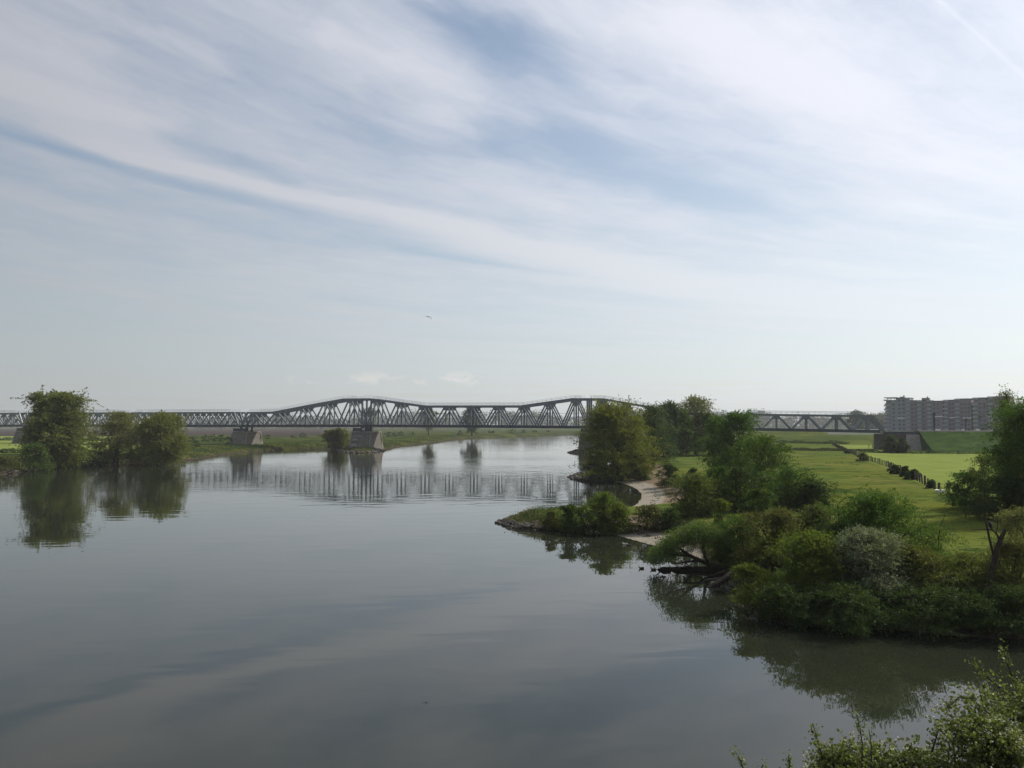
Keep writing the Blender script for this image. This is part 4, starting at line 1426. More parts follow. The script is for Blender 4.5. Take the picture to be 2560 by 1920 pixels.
# bare twigs standing out of the thicket
for k, (lb, pts, yy) in enumerate([
        ('thin bare branch sticking up right of the big dark green bush', [(2345, 1400), (2347, 1340), (2352, 1312), (2363, 1286)], 50),
        ('crooked bare twig arching above the bronze bushes, left', [(2098, 1300), (2094, 1262), (2104, 1252), (2118, 1241), (2140, 1248), (2146, 1262)], 54),
        ('forked bare twig above the bronze bushes', [(2150, 1290), (2152, 1258), (2160, 1240), (2163, 1232)], 54)]):
    b = at_y(pts[0][0], pts[0][1], yy)
    root = empty('bare_branch', tuple(b), 0, lb, 'branch')
    P = [at_y(p[0], p[1], yy) - b for p in pts]
    MB().tube([np.array([0, .05, -2.4])] + P, [.05] + list(np.linspace(.045, .012, len(P))), 5).build('branch_stem', M['bark'], root)
    tw = MB()
    for q in range(1, len(P)):
        e = P[q] + np.array([.18 * (-1) ** q, 0, .22])
        tw.tube([P[q], e], [.015, .006], 4)
    tw.build('twig', M['bark'], root)

# ---------------------------------------------------------------- foreground hawthorns
def near_shrub(label, pxc, dist, top_py, width, seed, lobes, per, size, shoots=(), shift=0.0, Dp=None):
    x = (pxc - 1280) / F * dist
    z0 = 1.0
    top = at_y(pxc, top_py, dist)[2]
    wd = width * dist / F
    root = empty('hawthorn_shrub', (x, dist, z0), 0, label, 'shrub')
    r = np.random.default_rng(seed)
    wood, C, V = grow(seed, top - z0, wd, 'shrub', lobes=lobes, clumps=40, per=per, size=size, clump=.23, sprig=.55, Dp=Dp or wd, aspect=.72, base=.25)
    wood.build('trunk', M['bark'], root)
    link('crown', new_mesh('crown', V, quads(len(V) // 4)), L['hawthorn'], root)
    H = top - z0
    out = np.linalg.norm((C - np.array([0, 0, H * .6])) / np.array([wd / 2, wd / 2, H * .4]), axis=1)
    sel = np.where(out > .6)[0]
    cl = r.choice(sel, int(len(sel) * .035), replace=False)
    B = np.concatenate([C[cl] + r.normal(size=(len(cl), 3)) * .03 + np.array([0, 0, .03]) for _ in range(4)])
    link('blossom', new_mesh('blossom', leaf_cloud(B, .028, r, .95), quads(len(B))), L['blossom'], root)
    for pts, d in shoots:
        P = [at_y(p[0], p[1], d) - np.array([x, dist, z0]) for p in pts]
        MB().tube(P, list(np.linspace(.014, .004, len(P))), 5).build('shoot', M['bark'], root)
        cs = []
        for a_, b_ in zip(P[:-1], P[1:]):
            n = max(4, int(np.linalg.norm(b_ - a_) / .05))
            for t in np.linspace(0, 1, n):
                q = a_ + (b_ - a_) * t
                m = r.integers(5, 12)
                cs.append(q + r.normal(size=(m, 3)) * .042)
        cs = np.concatenate(cs)
        Vs = leaf_cloud(cs, size * .95, r, .7)
        link('shoot_leaves', new_mesh('shoot_leaves', Vs, quads(len(cs))), L['hawthorn'], root)


near_shrub('flowering hawthorn filling the lower right corner, tallest of the nearest shrubs', 2650, 13.0, 1690, 500, 401, 26, 70, .052,
           [([(2530, 1690), (2515, 1650), (2505, 1608)], 13), ([(2500, 1720), (2465, 1690), (2430, 1652)], 12.8), ([(2480, 1790), (2425, 1745), (2395, 1745), (2372, 1765)], 12.6)])
near_shrub('flowering hawthorn in front of the tallest one at the lower edge', 2440, 12.2, 1785, 420, 402, 24, 70, .050,
           [([(2400, 1870), (2365, 1840), (2340, 1815)], 12), ([(2330, 1880), (2345, 1830), (2352, 1815)], 12.2)])
near_shrub('low hawthorn along the lower edge with two tall thin shoots', 2240, 12.6, 1862, 440, 403, 24, 70, .050,
           [([(2155, 1920), (2156, 1860), (2150, 1820), (2142, 1788)], 12.6), ([(2180, 1920), (2178, 1860), (2172, 1822)], 12.4), ([(2262, 1900), (2275, 1868), (2280, 1858)], 12.5)])
near_shrub('leftmost low hawthorn with one leaning leafy shoot at the lower edge', 2070, 12.9, 1872, 190, 404, 12, 64, .050,
           [([(2062, 1925), (2050, 1870), (2040, 1835), (2033, 1815)], 12.9), ([(2090, 1920), (2104, 1880), (2108, 1858)], 12.8)])
near_shrub('small shoots of a hawthorn poking in at the lower edge, left of the others', 1890, 13.2, 1935, 120, 405, 7, 44, .048,
           [([(1862, 1930), (1850, 1900), (1838, 1878)], 13.2), ([(1972, 1930), (1974, 1905), (1972, 1888)], 13.1), ([(1900, 1930), (1908, 1910)], 13.2)])

# ---------------------------------------------------------------- stones of the groynes
def rock_mesh(seed):
    bm = bmesh.new()
    bmesh.ops.create_icosphere(bm, subdivisions=1, radius=.5)
    r = np.random.default_rng(seed)
    for v in bm.verts:
        v.co *= r.uniform(.75, 1.15)
        v.co.z *= .72
    me = bpy.data.meshes.new('stone')
    bm.to_mesh(me)
    bm.free()
    me.materials.append(M['rock'])
    return me


ROCKS = [rock_mesh(500 + k) for k in range(6)]


def stones(line_px, n, size, spread, seed, label, name='stone_groyne', zoff=.1, n_stuff=0):
    pts = np.array([W(p, 0) for p in line_px])
    seg = np.linalg.norm(np.diff(pts, axis=0), axis=1)
    cum = np.concatenate([[0], np.cumsum(seg)])
    r = np.random.default_rng(seed)
    P0 = np.array([np.interp(.5 * cum[-1], cum, pts[:, 0]), np.interp(.5 * cum[-1], cum, pts[:, 1])])
    root = empty(name, (P0[0], P0[1], 0), 0, label, 'groyne')

    def spot():
        u = r.uniform(0, cum[-1])
        p = np.array([np.interp(u, cum, pts[:, 0]), np.interp(u, cum, pts[:, 1])])
        p = p + r.normal(size=2) * spread
        return p
    S = np.array([spot() for _ in range(n + n_stuff)])
    hz_ = np.maximum(height(S), -.05)
    for k in range(n):
        s = size * r.uniform(.55, 1.35)
        o = bpy.data.objects.new('stone', ROCKS[k % 6])
        COL.objects.link(o)
        o.parent = root
        o.location = (S[k, 0] - P0[0], S[k, 1] - P0[1], hz_[k] + s * .12)
        o.scale = (s, s * r.uniform(.7, 1), s * r.uniform(.7, 1.1))
        o.rotation_euler = (r.uniform(-.4, .4), r.uniform(-.4, .4), r.uniform(0, 6.28))
    return root


stones([(1330, 1320), (1303, 1321), (1271, 1313), (1259, 1307), (1281, 1299), (1312, 1294)], 190, .62, .38, 601, 'spit of dark stones whose low tip points into the river')
stones([(1500, 1328), (1421, 1326), (1370, 1325), (1325, 1321)], 110, .55, .35, 602, 'row of dark stones along the near waterline of the spit')
stones([(1480, 1203), (1449, 1200), (1431, 1193), (1449, 1187)], 130, .8, .5, 603, 'dark stone tip of the second groyne below the big yellow green tree')
stones([(1460, 1135), (1440, 1133.5), (1427, 1131.5), (1440, 1129)], 60, 1.0, .7, 604, 'small dark groyne tip at the foot of the far right pier')
stones([(0, 1186), (60, 1178), (130, 1170), (202, 1164), (275, 1161), (340, 1161)], 240, .8, .6, 605, 'rubble edge of the far left bank below the tall trees', name='rubble_edge')
stones([(850, 1127), (878, 1131.5), (905, 1133), (935, 1131.5), (960, 1125)], 130, 1.2, .8, 606, 'rubble apron round the foot of the tall stone pier', name='rubble_edge')
stones([(1808, 1447), (1828, 1470), (1852, 1492), (1868, 1510), (1870, 1545), (1900, 1556)], 130, .22, .3, 607, 'muddy rubble along the bank below the low yellow green bush', name='rubble_edge')

# small post on the spit
p = at(1336, 1292.5, .8)
mk = empty('groyne_post', (p[0], p[1], hz(p[0], p[1])), 0, 'small upright post on the grassy back of the stone spit', 'post')
MB().box((0, 0, .13), (.09, .09, .6)).build('post', M['post'], mk)

# ---------------------------------------------------------------- fences and hedges
def fence(label, line, step, h=1.25, wires=2, seed=0, skip=()):
    pts = np.array([W(p, 2.0) for p in line])
    seg = np.linalg.norm(np.diff(pts, axis=0), axis=1)
    cum = np.concatenate([[0], np.cumsum(seg)])
    r = np.random.default_rng(seed)
    root = empty('pasture_fence', (pts[0, 0], pts[0, 1], 2.0), 0, label, 'fence')
    me = MB().loft([[(-.09, -.09, -.2), (.09, -.09, -.2), (.09, .09, -.2), (-.09, .09, -.2)], [(-.08, -.08, h), (.08, -.08, h), (.08, .08, h), (-.08, .08, h)]]).mesh('fence_post')
    me.materials.append(M['post'])
    us = np.arange(0, cum[-1], step)
    tops = []
    for u in us:
        x, y = np.interp(u, cum, pts[:, 0]), np.interp(u, cum, pts[:, 1])
        z = hz(x, y)
        o = bpy.data.objects.new('post', me)
        COL.objects.link(o)
        o.parent = root
        o.location = (x - pts[0, 0], y - pts[0, 1], z - 2.0)
        o.rotation_euler = (r.normal() * .05, r.normal() * .05, r.uniform(0, 1.5))
        o.scale = (r.uniform(.85, 1.4),) * 2 + (r.uniform(.85, 1.1),)
        tops.append((x - pts[0, 0], y - pts[0, 1], z - 2.0))
    for k in range(wires):
        MB().tube([(t[0], t[1] + .1, t[2] + h * (.55 + .33 * k)) for t in tops], .012, 4).build('wire', M['steel_dark'], root)


fence('post and wire fence running up the meadow between the green field and the pale pasture',
      [(2347, 1229), (2322, 1218), (2299, 1206), (2260, 1186), (2221, 1168), (2172, 1152.5), (2123, 1132.5), (2100, 1123), (2080, 1111)], 3.0, seed=1)
fence('short far fence in the small pasture before the abutment', [(2172, 1119), (2178, 1119), (2188, 1120), (2199, 1120)], 2.6, h=1.4, seed=2)
fence('thin fence along the foot of the railway embankment', [(2330, 1134), (2400, 1135), (2480, 1135.5), (2560, 1136)], 7.0, seed=3)


def hedge(label, line, h, w, n, size, mat_, seed, z=None):
    pts = np.array([W(p, 2.0) for p in line])
    seg = np.linalg.norm(np.diff(pts, axis=0), axis=1)
    cum = np.concatenate([[0], np.cumsum(seg)])
    r = np.random.default_rng(seed)
    u = r.uniform(0, cum[-1], n)
    x = np.interp(u, cum, pts[:, 0])
    y = np.interp(u, cum, pts[:, 1])
    hh = h * (0.55 + .45 * np.abs(np.sin(u * .21) + .6 * np.sin(u * .53 + 1)))
    C = np.column_stack([x + r.normal(size=n) * w * .4, y + r.normal(size=n) * w * .4, np.zeros(n)])
    C[:, 2] = height(C[:, :2]) + r.uniform(0, 1, n) * hh
    o0 = np.array([pts[0, 0], pts[0, 1], 2.0])
    V = leaf_cloud(C - o0, size, r, .6)
    o = link('hedge', new_mesh('hedge', V, quads(n)), L[mat_], None, tuple(o0))
    tag(o, label, 'hedge')


hedge('low dark hedge across the meadow behind the grazing cows', [(1890, 1107), (1960, 1107.5), (2040, 1109), (2120, 1110)], 1.3, 1.6, 3000, .5, 'dark', 701)
hedge('low dark hedge in front of the cows, reaching the abutment', [(1915, 1125), (1960, 1126), (2040, 1127), (2110, 1127.5), (2190, 1128)], .9, 1.0, 3600, .35, 'dark', 702)
hedge('hedge strip below the railway embankment', [(2150, 1131), (2300, 1134), (2440, 1135), (2640, 1136.5)], .8, 1.2, 3000, .35, 'dark', 703)
hedge('dark hedge between the two bright strips of the far left field', [(-60, 1101), (100, 1101.5), (300, 1102)], 1.6, 1.6, 3600, .6, 'dark', 704)
hedge('dark hedge behind the bank bushes at the far left', [(-80, 1134), (40, 1133), (130, 1132)], 1.4, 1.2, 2600, .4, 'dark', 705)
hedge('pale verge of a road far behind the left truss spans', [(-100, 1070), (300, 1070), (700, 1070.5), (960, 1071)], 1.5, 6, 2500, 1.6, 'straw', 706)

# white trough by the last post
p = at(2351, 1232, 2.0)
tr_ = empty('water_trough', (p[0], p[1], hz(p[0], p[1])), R(8), 'white bath like water trough on the grass beside the last fence post', 'trough')
tb = MB()
ring = lambda sx, sy, z: [(math.copysign(abs(math.cos(a)) ** .5, math.cos(a)) * sx, math.copysign(abs(math.sin(a)) ** .5, math.sin(a)) * sy, z) for a in np.linspace(0, 2 * math.pi, 20, endpoint=False)]
tb.loft([ring(.48, .26, .02), ring(.56, .33, .3), ring(.66, .42, .36), ring(.66, .42, .40), ring(.58, .35, .40), ring(.50, .28, .34)])
tb.build('basin', M['white'], tr_)
MB().loft([ring(.495, .272, .342), ring(.495, .272, .352)]).build('water_surface', M['white'], tr_)
for sx in (-.35, .35):
    MB().box((sx, 0, -.05), (.12, .4, .16)).build('foot', M['post'], tr_)

# ---------------------------------------------------------------- animals
def skin_body(name, joints, edges, mat_, parent, sub=1):
    me = bpy.data.meshes.new(name)
    me.from_pydata([j[0] for j in joints], edges, [])
    o = link(name, me, mat_, parent)
    sk = o.modifiers.new('skin', 'SKIN')
    for v, j in zip(me.skin_vertices[0].data, joints):
        v.radius = j[1] if isinstance(j[1], tuple) else (j[1], j[1])
    me.skin_vertices[0].data[0].use_root = True
    ss = o.modifiers.new('smooth', 'SUBSURF')
    ss.levels = sub
    ss.render_levels = sub
    me.materials.clear()
    me.materials.append(mat_)
    return o


def cow(label, px, py, rz, lying=False, scale=1.0):
    p = at(px, py, 2.0)
    root = empty('cow', (p[0], p[1], hz(p[0], p[1])), rz, label, 'cow', 'cows in the far meadow')
    root.scale = (scale,) * 3
    dz = -.55 if lying else 0
    J = [((-.75, 0, 1.12 + dz), (.30, .36)), ((0, 0, 1.08 + dz), (.36, .42)), ((.65, 0, 1.12 + dz), (.27, .36)),
         ((1.0, 0, 1.12 + dz), .20), ((1.28, 0, (.95 if lying else .62) + (0 if not lying else 0)), .15), ((1.52, 0, (.85 if lying else .34)), .11),
         ((-1.0, 0, 1.22 + dz), .09), ((-1.08, 0, .72 + dz * .6), .04)]
    E = [(0, 1), (1, 2), (2, 3), (3, 4), (4, 5), (0, 6), (6, 7)]
    for sx, k in ((-.72, 0), (.62, 2)):
        for sy in (-.2, .2):
            b = len(J)
            if lying:
                J += [((sx, sy * 1.8, .34), .15), ((sx + .35, sy * 2.3, .16), .09), ((sx + .1, sy * 2.5, .07), .06)]
            else:
                bend = -.10 if k == 0 else .03
                J += [((sx, sy, .80), .16), ((sx + bend, sy, .45), .085), ((sx + .02, sy, .05), .07)]
            E += [(k, b), (b, b + 1), (b + 1, b + 2)]
    skin_body('body', J, E, M['cow'], root)
    for sy in (-1, 1):
        hz_ = .95 if lying else .62
        MB().loft([[(1.22, sy * .12, hz_ + .12), (1.28, sy * .12, hz_ + .14), (1.28, sy * .14, hz_ + .06)], [(1.16, sy * .32, hz_ + .16), (1.2, sy * .32, hz_ + .17), (1.2, sy * .32, hz_ + .12)]]).build('ear', M['cow'], root)


cow('dark cow grazing broadside in the far meadow, left of two', 1945, 1120, R(175))
cow('dark cow grazing turned away in the far meadow, right of two', 1957.5, 1119, R(60))
cow('dark cow lying down in front of the grazing cows', 1966, 1125, R(10), True)


def bird(name, label, loc, rz, s, mat_, kind, group=None, head_mat=None):
    root = empty(name, loc, rz, label, name.split('_')[-1] if name != 'crow' else 'crow', group)
    root.scale = (s,) * 3
    if kind == 'perch':
        J = [((0, 0, .16), .075), ((.03, 0, .24), .085), ((.05, 0, .34), .055), ((.07, 0, .40), .05), ((-.05, 0, .06), .045), ((-.10, 0, -.08), .03)]
        skin_body('body', J, [(0, 1), (1, 2), (2, 3), (0, 4), (4, 5)], mat_, root)
        MB().loft([[(.11, -.015, .40), (.11, .015, .40), (.11, 0, .425)], [(.175, -.003, .395), (.175, .003, .395), (.175, 0, .40)]]).build('beak', M['beak'], root)
        for sy in (-1, 1):
            MB().tube([(.0, sy * .03, .10), (.02, sy * .03, 0)], .008, 5).build('leg', M['beak'], root)
            MB().loft([[(.04, sy * .075, .30), (-.02, sy * .085, .28), (-.01, sy * .06, .31)], [(-.02, sy * .085, .12), (-.10, sy * .07, .08), (-.05, sy * .06, .12)], [(-.10, sy * .03, -.02), (-.13, sy * .03, -.04), (-.11, sy * .025, -.02)]]).build('wing', mat_, root)
    elif kind == 'swim':
        J = [((-.16, 0, .10), .075), ((0, 0, .09), .10), ((.13, 0, .09), .08), ((.20, 0, .19), .04), ((.22, 0, .26), .048), ((-.27, 0, .13), .03)]
        skin_body('body', J, [(0, 1), (1, 2), (2, 3), (3, 4), (0, 5)], mat_, root)
        MB().loft([[(.255, -.02, .25), (.255, .02, .25), (.255, .02, .265), (.255, -.02, .265)], [(.33, -.018, .243), (.33, .018, .243), (.33, .018, .25), (.33, -.018, .25)]]).build('beak', M['beak'], root)
        for sy in (-1, 1):
            MB().loft([[(.10, sy * .095, .10), (.10, sy * .085, .16), (.08, sy * .06, .17)], [(-.08, sy * .10, .10), (-.08, sy * .085, .17), (-.08, sy * .05, .18)], [(-.26, sy * .03, .15), (-.26, sy * .025, .165), (-.26, sy * .015, .165)]]).build('wing', head_mat or mat_, root)
    elif kind == 'fly':
        J = [((-.18, 0, 0), .035), ((0, 0, 0), .055), ((.13, 0, .01), .045), ((.20, 0, .02), .03), ((-.30, 0, 0), .02)]
        skin_body('body', J, [(0, 1), (1, 2), (2, 3), (0, 4)], mat_, root)
        MB().loft([[(.225, -.012, .015), (.225, .012, .015), (.225, 0, .03)], [(.27, -.003, .012), (.27, .003, .012), (.27, 0, .016)]]).build('beak', M['beak'], root)
        for sy, droop in ((-1, -.55), (1, .12)):
            MB().loft([[(.10, sy * .03, .02), (-.10, sy * .03, .02), (-.02, sy * .03, .035)],
                       [(.12, sy * .24, .06 + droop * .12), (-.10, sy * .24, .05 + droop * .12), (.0, sy * .24, .07 + droop * .12)],
                       [(-.08, sy * .48, .02 + droop * .55), (-.16, sy * .46, .02 + droop * .55), (-.12, sy * .48, .03 + droop * .55)]]).build('wing', mat_, root)
    return root


pc = np.array(snag.location) + snag_lp([(2476, 1324.5)])[0]
bird('crow', 'dark crow perched on the bare branch of the dead tree', tuple(pc + np.array([0, 0, .05])), R(205), 1.0, M['feather'], 'perch')
pf = at_y(1070, 792, 110)
bird('flying_bird', 'small dark bird flying alone in the sky', tuple(pf), R(70), 1.25, M['feather'], 'fly')
for lb, px, py, rz, mm in (
        ('duck swimming alone in open water left of the logs', 1603, 1422, 200, 'duck_brown'),
        ('duck swimming at the tip of the sunken log', 1633, 1425, 170, 'duck_brown')):
    q = at(px, py, 0)
    bird('swimming_duck', lb, (q[0], q[1], -.03), R(rz), .85, M[mm], 'swim', 'ducks on the river')
q = at(1656.5, 1422.5, .24)
bird('resting_duck', 'duck sitting on the sunken log', tuple(q), R(190), .8, M['duck_brown'], 'swim', 'ducks on the river')
for lb, px, py, rz, mm in (('pale duck of a pair near the sandy beach', 1562, 1362, 150, 'duck_pale'), ('brown duck of a pair near the sandy beach', 1571, 1364, 160, 'duck_brown')):
    q = at(px, py, 0)
    bird('swimming_duck', lb, (q[0], q[1], -.03), R(rz), .95, M[mm], 'swim', 'ducks on the river')
for lb, px, py, rz, mm in (('pale duck standing on the grass behind the leaning willow', 1781, 1407, 20, 'duck_pale'),
                           ('dark duck on the grass behind the leaning willow', 1800, 1405, 160, 'duck_brown'),
                           ('duck at the waterline between the willow and the long log', 1797, 1413, 100, 'duck_brown')):
    q = at(px, py, .3)
    bird('bank_duck', lb, (q[0], q[1], max(0, hz(q[0], q[1]))), R(rz), .9, M[mm], 'swim', 'ducks on the river')

# ---------------------------------------------------------------- apartment blocks
WIN = MB().box((0, 0, 0), (1.5, .16, 1.3)).mesh('window_pane')
WIN.materials.append(M['glass'])
FRM = MB()
for c_, s_ in (((0, 0, .72), (1.7, .22, .12)), ((0, 0, -.72), (1.7, .22, .12)), ((-.8, 0, 0), (.1, .22, 1.32)), ((.8, 0, 0), (.1, .22, 1.32))):
    FRM.box(c_, s_)
FRM = FRM.mesh('window_frame')
FRM.materials.append(M['brick'])


def block(label, x0, x1, top_py, dist0, dist1, z0, wallmat, cols, balcony=None, canopy=False, hut=None, bands=()):
    a, b = at_y(x0, top_py, dist0), at_y(x1, top_py, dist1)
    zt = (a[2] + b[2]) / 2
    dx, dy = b[0] - a[0], b[1] - a[1]
    ln = math.hypot(dx, dy)
    ang = math.atan2(dy, dx)
    root = empty('apartment_block', (a[0], a[1], z0), ang, label, 'apartment block')
    H = zt - z0
    dp = 15.0
    MB().box((ln / 2, dp / 2, H / 2), (ln, dp, H)).build('wall', M[wallmat], root)
    if canopy:
        MB().box((ln / 2, dp / 2 - 1, H + 1.7), (ln + 2, dp + 3, .5)).build('roof', M['roof'], root)
        for xx in (1, ln / 2, ln - 1):
            MB().box((xx, .6, H + .75), (.35, .35, 1.5)).build('roof_post', M['roof'], root)
    else:
        MB().box((ln / 2, dp / 2, H + .26), (ln + .5, dp + .5, .5)).build('roof', M['roof'], root)
    if hut:
        MB().box((ln * hut[0], dp / 2, H + .52 + hut[2] / 2), (hut[1], 5, hut[2])).build('lift_house', M[wallmat], root)
        MB().box((ln * hut[0] + 1, dp / 2, H + .52 + hut[2] + .5), (.8, .8, 1.0)).build('chimney', M['roof'], root)
    nf = int(H / 2.95)
    for f in range(nf):
        z = 1.7 + f * 2.95
        for cx in cols:
            o = bpy.data.objects.new('window', FRM)
            COL.objects.link(o)
            o.parent = root
            o.location = (cx * ln, -.08, z)
            w = bpy.data.objects.new('pane', WIN)
            COL.objects.link(w)
            w.parent = o
    if balcony:
        for (bx, bw) in balcony:
            for f in range(nf):
                z = .6 + f * 2.95
                q = empty_part('balcony', root, (bx * ln, -.9, z))
                MB().box((0, 0, 0), (bw, 1.8, .22)).build('slab', M['render'], q)
                MB().box((0, -.85, .62), (bw, .1, .95)).build('railing', M['pale_rail'], q)
                MB().box((0, .86, 1.5), (bw * .8, .1, 1.7)).build('glazing', M['render'], q)
            MB().box((bx * ln, -.9, H - .2), (bw + .3, 1.8, 1.0)).build('balcony_roof', M['panel'], root)
    for (bx, bw, bz) in bands:
        MB().box((bx * ln, -.12, bz), (bw, .25, .8)).build('white_band', M['white'], root)
    return root


def empty_part(name, parent, loc):
    o = bpy.data.objects.new(name, None)
    COL.objects.link(o)
    o.parent = parent
    o.location = loc
    return o


def d_at(px):   # the row comes closer towards the right
    return float(np.interp(px, [2200, 2560], [640, 585]))


Z0 = 6.0
block('grey end block with stacked open balconies and a flat projecting roof', 2215, 2240, 1000, d_at(2215), d_at(2240), Z0, 'render', (.75,), [(.12, 4.2)], canopy=True)
block('brown block with a raised roof house next to the grey end block', 2239.6, 2274, 995.8, d_at(2239), d_at(2274), Z0, 'render', (.25, .55), [(.9, 2.6)], bands=((.35, 5, 9.5),), hut=(.35, 3, .9))
block('long brown block with a small lift house on its roof', 2274.3, 2325, 1002, d_at(2274), d_at(2325), Z0, 'brick', (.12, .3, .66), [(.48, 2.8), (.97, 2.8)], hut=(.72, 5, 1.7))
block('lower brown block beside the gap in the row', 2326.5, 2357, 1003.5, d_at(2326), d_at(2357), Z0, 'brick', (.3, .6), None, bands=((.62, 6, 10.5),))
block('narrow brown block with a pale balcony stack right of the gap', 2360, 2388.5, 1001, d_at(2360), d_at(2388), Z0, 'brick', (.5, .8), [(.13, 3.2)], bands=((.7, 4, 9.6),))
block('brown block with a balcony stack on its left edge, fifth of the row', 2389, 2427, 998, d_at(2389), d_at(2427), Z0, 'brick', (.4, .62, .85), [(.1, 3.2)], bands=((.6, 3, 9.4), (.8, 4, 9.4)))
block('tall brown block with pale balconies partly behind the alder', 2434, 2468, 995.5, d_at(2434), d_at(2468), Z0, 'brick', (.45, .75), [(.12, 3.4)])
block('last tall brown block mostly hidden by the alder', 2469.5, 2525, 992.5, d_at(2469), d_at(2525), Z0, 'brick', (.35, .55, .75), [(.1, 3.0)])
# pale low walls, added in place of sunlit strips at the foot of the blocks
for k, (xa, xb, lb) in enumerate([(2336, 2359, 'long added white wall for a sunlit strip at the foot of the lower brown block'), (2404, 2419, 'short added white wall for a sunlit strip at the foot of the fifth block'), (2440, 2458, 'added white wall for the sunlit strip nearest the alder')]):
    a, b = at_y(xa, 1073, 560), at_y(xb, 1075, 556)
    root = empty('sunlit_strip_wall', (a[0], a[1], a[2] - 1.2), 0, lb, 'wall')
    MB().box(((b[0] - a[0]) / 2, 0, .6), (b[0] - a[0], .4, 1.5)).build('wall', M['white'], root)
    MB().box(((b[0] - a[0]) / 2, 0, 1.4), (b[0] - a[0] + .1, .55, .1)).build('coping', M['panel'], root)
tag(MB().loft([[(150, 520, 1.4), (900, 420, 1.4), (900, 900, 1.4), (150, 900, 1.4)], [(230, 555, Z0), (900, 450, Z0), (900, 880, Z0), (230, 880, Z0)]]).build('town_terrace', plain('town_ground', (.045, .06, .03), .95)), kind='structure')

# railway masts on the embankment
for k, (px, top, lb) in enumerate([(2342.5, 1033, 'thick dark railway mast on the embankment'), (2329, 1037, 'slender railway mast left of the thick one'), (2423, 1046, 'railway mast on the embankment near the alder')]):
    t = T(px)
    o_ = (4.9, -4.9, 4.9)[k]
    q = BP(t, o_, 8.2)
    zt = at_y(px, top, q.y)[2]
    root = empty('railway_mast', tuple(q), -ALPHA, lb, 'mast', 'overhead line masts')
    hh = zt - 8.2
    w_ = (.5, .26, .3)[k]
    MB().box((0, 0, hh / 2), (w_, w_, hh)).build('pole', M['steel_dark'], root)
    MB().tube([(0, 0, hh - .8), (0, -o_ / abs(o_) * 3.2, hh - .2)], .06, 5).build('bracket_arm', M['steel_dark'], root)
    MB().box((0, 0, hh - .25), (w_ * 1.8, w_ * 1.8, .5)).build('cap', M['steel_dark'], root)

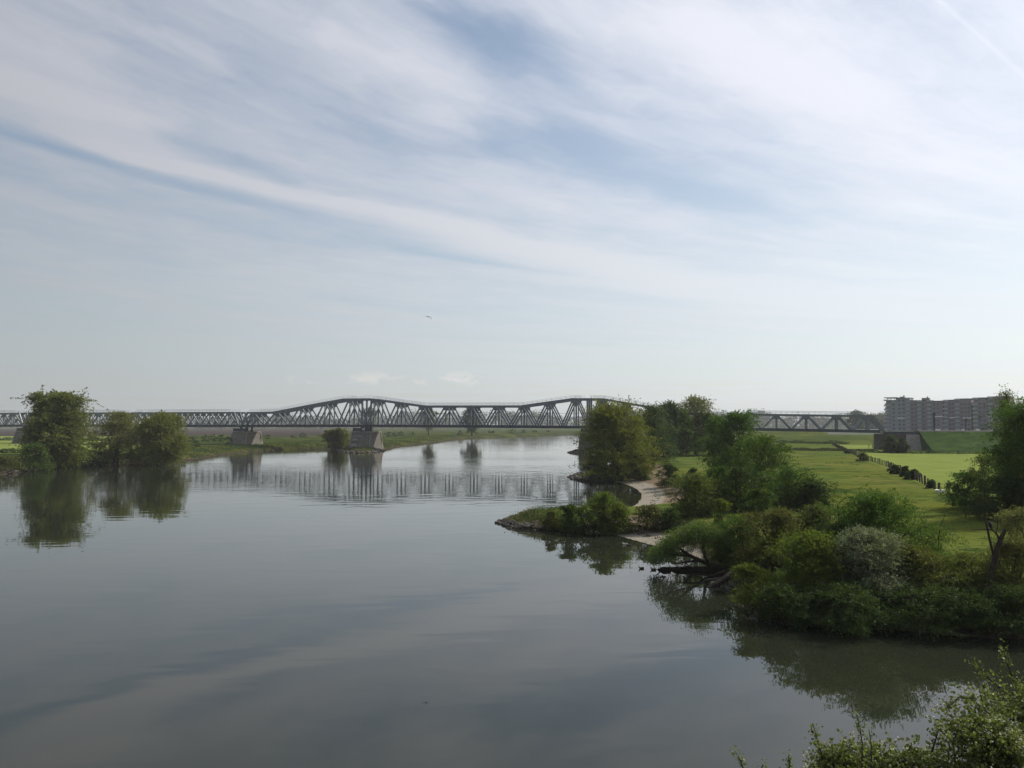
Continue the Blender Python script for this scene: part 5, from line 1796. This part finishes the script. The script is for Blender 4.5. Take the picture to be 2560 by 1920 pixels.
# ---------------------------------------------------------------- ground cover and distant woods
def scatter_cover():
    r = np.random.default_rng(900)

    def fringe(poly, n, lo, hi_, sel, hgt, size, name, mat_, clump=5):
        out = []
        tries = 0
        while sum(len(o) for o in out) < n and tries < 60:
            tries += 1
            k = r.integers(0, len(poly) - 1, 6000)
            a, b = poly[k], poly[k + 1]
            t = r.uniform(0, 1, (6000, 1))
            P = a + (b - a) * t
            P = P[sel(P)]
            if not len(P): continue
            P = P + r.normal(size=P.shape) * hi_ * .5
            s = sdist(P)
            ok = (s > lo) & (s < hi_)
            sd_ = np.maximum(soft_poly(P, BEACH[0], 1.5), soft_poly(P, BEACH[1], 1.5))
            ok &= sd_ < .35
            out.append(P[ok])
        P = np.concatenate(out)[:n]
        P = np.repeat(P, clump, 0) + r.normal(size=(len(P) * clump, 2)) * hgt * .5
        z = height(P)
        C = np.column_stack([P, z + np.abs(r.normal(size=len(P))) * hgt * .5])
        C = C[z > .05]
        V = leaf_cloud(C, size, r, .35, -.5)
        o = link(name, new_mesh(name, V, quads(len(C))), L[mat_])
        tag(o, kind='stuff')
    vis = lambda P: (np.abs(P[:, 0]) < .75 * P[:, 1]) & (P[:, 1] > 30) & (P[:, 1] < 700)
    near = lambda P: vis(P) & (P[:, 1] < 130)
    far = lambda P: vis(P) & (P[:, 1] > 110)
    fringe(RIGHT_LAND, 7000, .2, 5.0, near, .35, .13, 'bank_herbs', 'herb')
    fringe(RIGHT_LAND, 1600, .1, 3.0, near, .5, .16, 'dry_reeds', 'straw')
    fringe(LEFT_LAND, 7000, .3, 26.0, far, .6, .42, 'tall_bank_herbs', 'herb')
    fringe(LEFT_LAND, 1500, .1, 4.0, far, .5, .4, 'dry_bank_reeds', 'straw')
    # washed up twigs and weed on the two beaches
    cs = []
    for B in BEACH:
        lo_, hi2 = B.min(0), B.max(0)
        Q = r.uniform(0, 1, (2600, 2)) * (hi2 - lo_) + lo_
        s_ = sdist(Q)
        Q = Q[inside(Q, B) & (s_ > .4) & ((np.abs(s_ - 2.2 - .5 * fbm(Q, .5, 4)) < .35) | (s_ > 5) & (fbm(Q, .35, 6) > .35))]
        cs.append(Q)
    Q = np.repeat(np.concatenate(cs), 4, 0)
    Q = Q + r.normal(size=Q.shape) * .15
    C = np.column_stack([Q, height(Q) + .03])
    V = leaf_cloud(C, .28, r, .25)
    o = link('beach_debris', new_mesh('beach_debris', V, quads(len(C))), M['bark'])
    tag(o, kind='stuff')
    # tussocks in the meadow
    P = r.uniform(0, 1, (16000, 2)) * np.array([190, 240]) + np.array([15, 52])
    P = P[(sdist(P) > 12) & (fbm(P, .16, 9) > .40) & (np.abs(P[:, 0]) < .66 * P[:, 1])]
    past = np.zeros(len(P), bool)
    for q in PASTURE: past |= inside(P, q)
    P = P[~past]
    P = np.repeat(P, 6, 0) + r.normal(size=(len(P) * 6, 2)) * .3
    C = np.column_stack([P, height(P) + np.abs(r.normal(size=len(P))) * .16])
    o = link('meadow_tussocks', new_mesh('meadow_tussocks', leaf_cloud(C, .26, r, .35, -.6), quads(len(C))), L['herb'])
    tag(o, kind='stuff')


scatter_cover()


def far_wood(name, spans, n_trees, seed, leaves=170):
    r = np.random.default_rng(seed)
    cs = []
    for (px0, px1, y0, y1, h0, h1) in spans:
        for k in range(n_trees):
            px = r.uniform(px0, px1)
            yy = r.uniform(y0, y1)
            x = (px - 1280) / F * yy
            if sdist(np.array([[x, yy]]))[0] < 8: continue
            h = r.uniform(h0, h1) * (1 + .12 * math.sin(px * .021) + .1 * math.sin(px * .057))
            w = h * r.uniform(.7, 1.25)
            d = r.normal(size=(leaves, 3))
            d /= np.linalg.norm(d, axis=1)[:, None]
            e = r.uniform(.45, 1, leaves)[:, None] ** .5
            lump = 1 + .25 * np.sin(d[:, :1] * 5 + k) * np.cos(d[:, 2:] * 4 + k)
            c = d * e * lump * np.array([w / 2, w / 2, h * .5]) + np.array([x, yy, 1.5 + h * .5])
            cs.append(c)
    C = np.concatenate(cs)
    C = C[C[:, 2] > .5]
    o = link(name, new_mesh(name, leaf_cloud(C, 2.6, r, .7), quads(len(C))), L['wood_far'])
    tag(o, kind='stuff')


far_wood('distant_wood', [(-300, 560, 1900, 2300, 28, 38), (500, 1100, 1700, 2100, 23, 32), (1000, 1500, 1800, 2200, 29, 40), (1500, 1900, 1800, 2200, 28, 40), (1850, 2260, 1900, 2300, 27, 38), (2150, 2300, 1200, 1400, 17, 25)], 170, 801, 220)
build_haze()
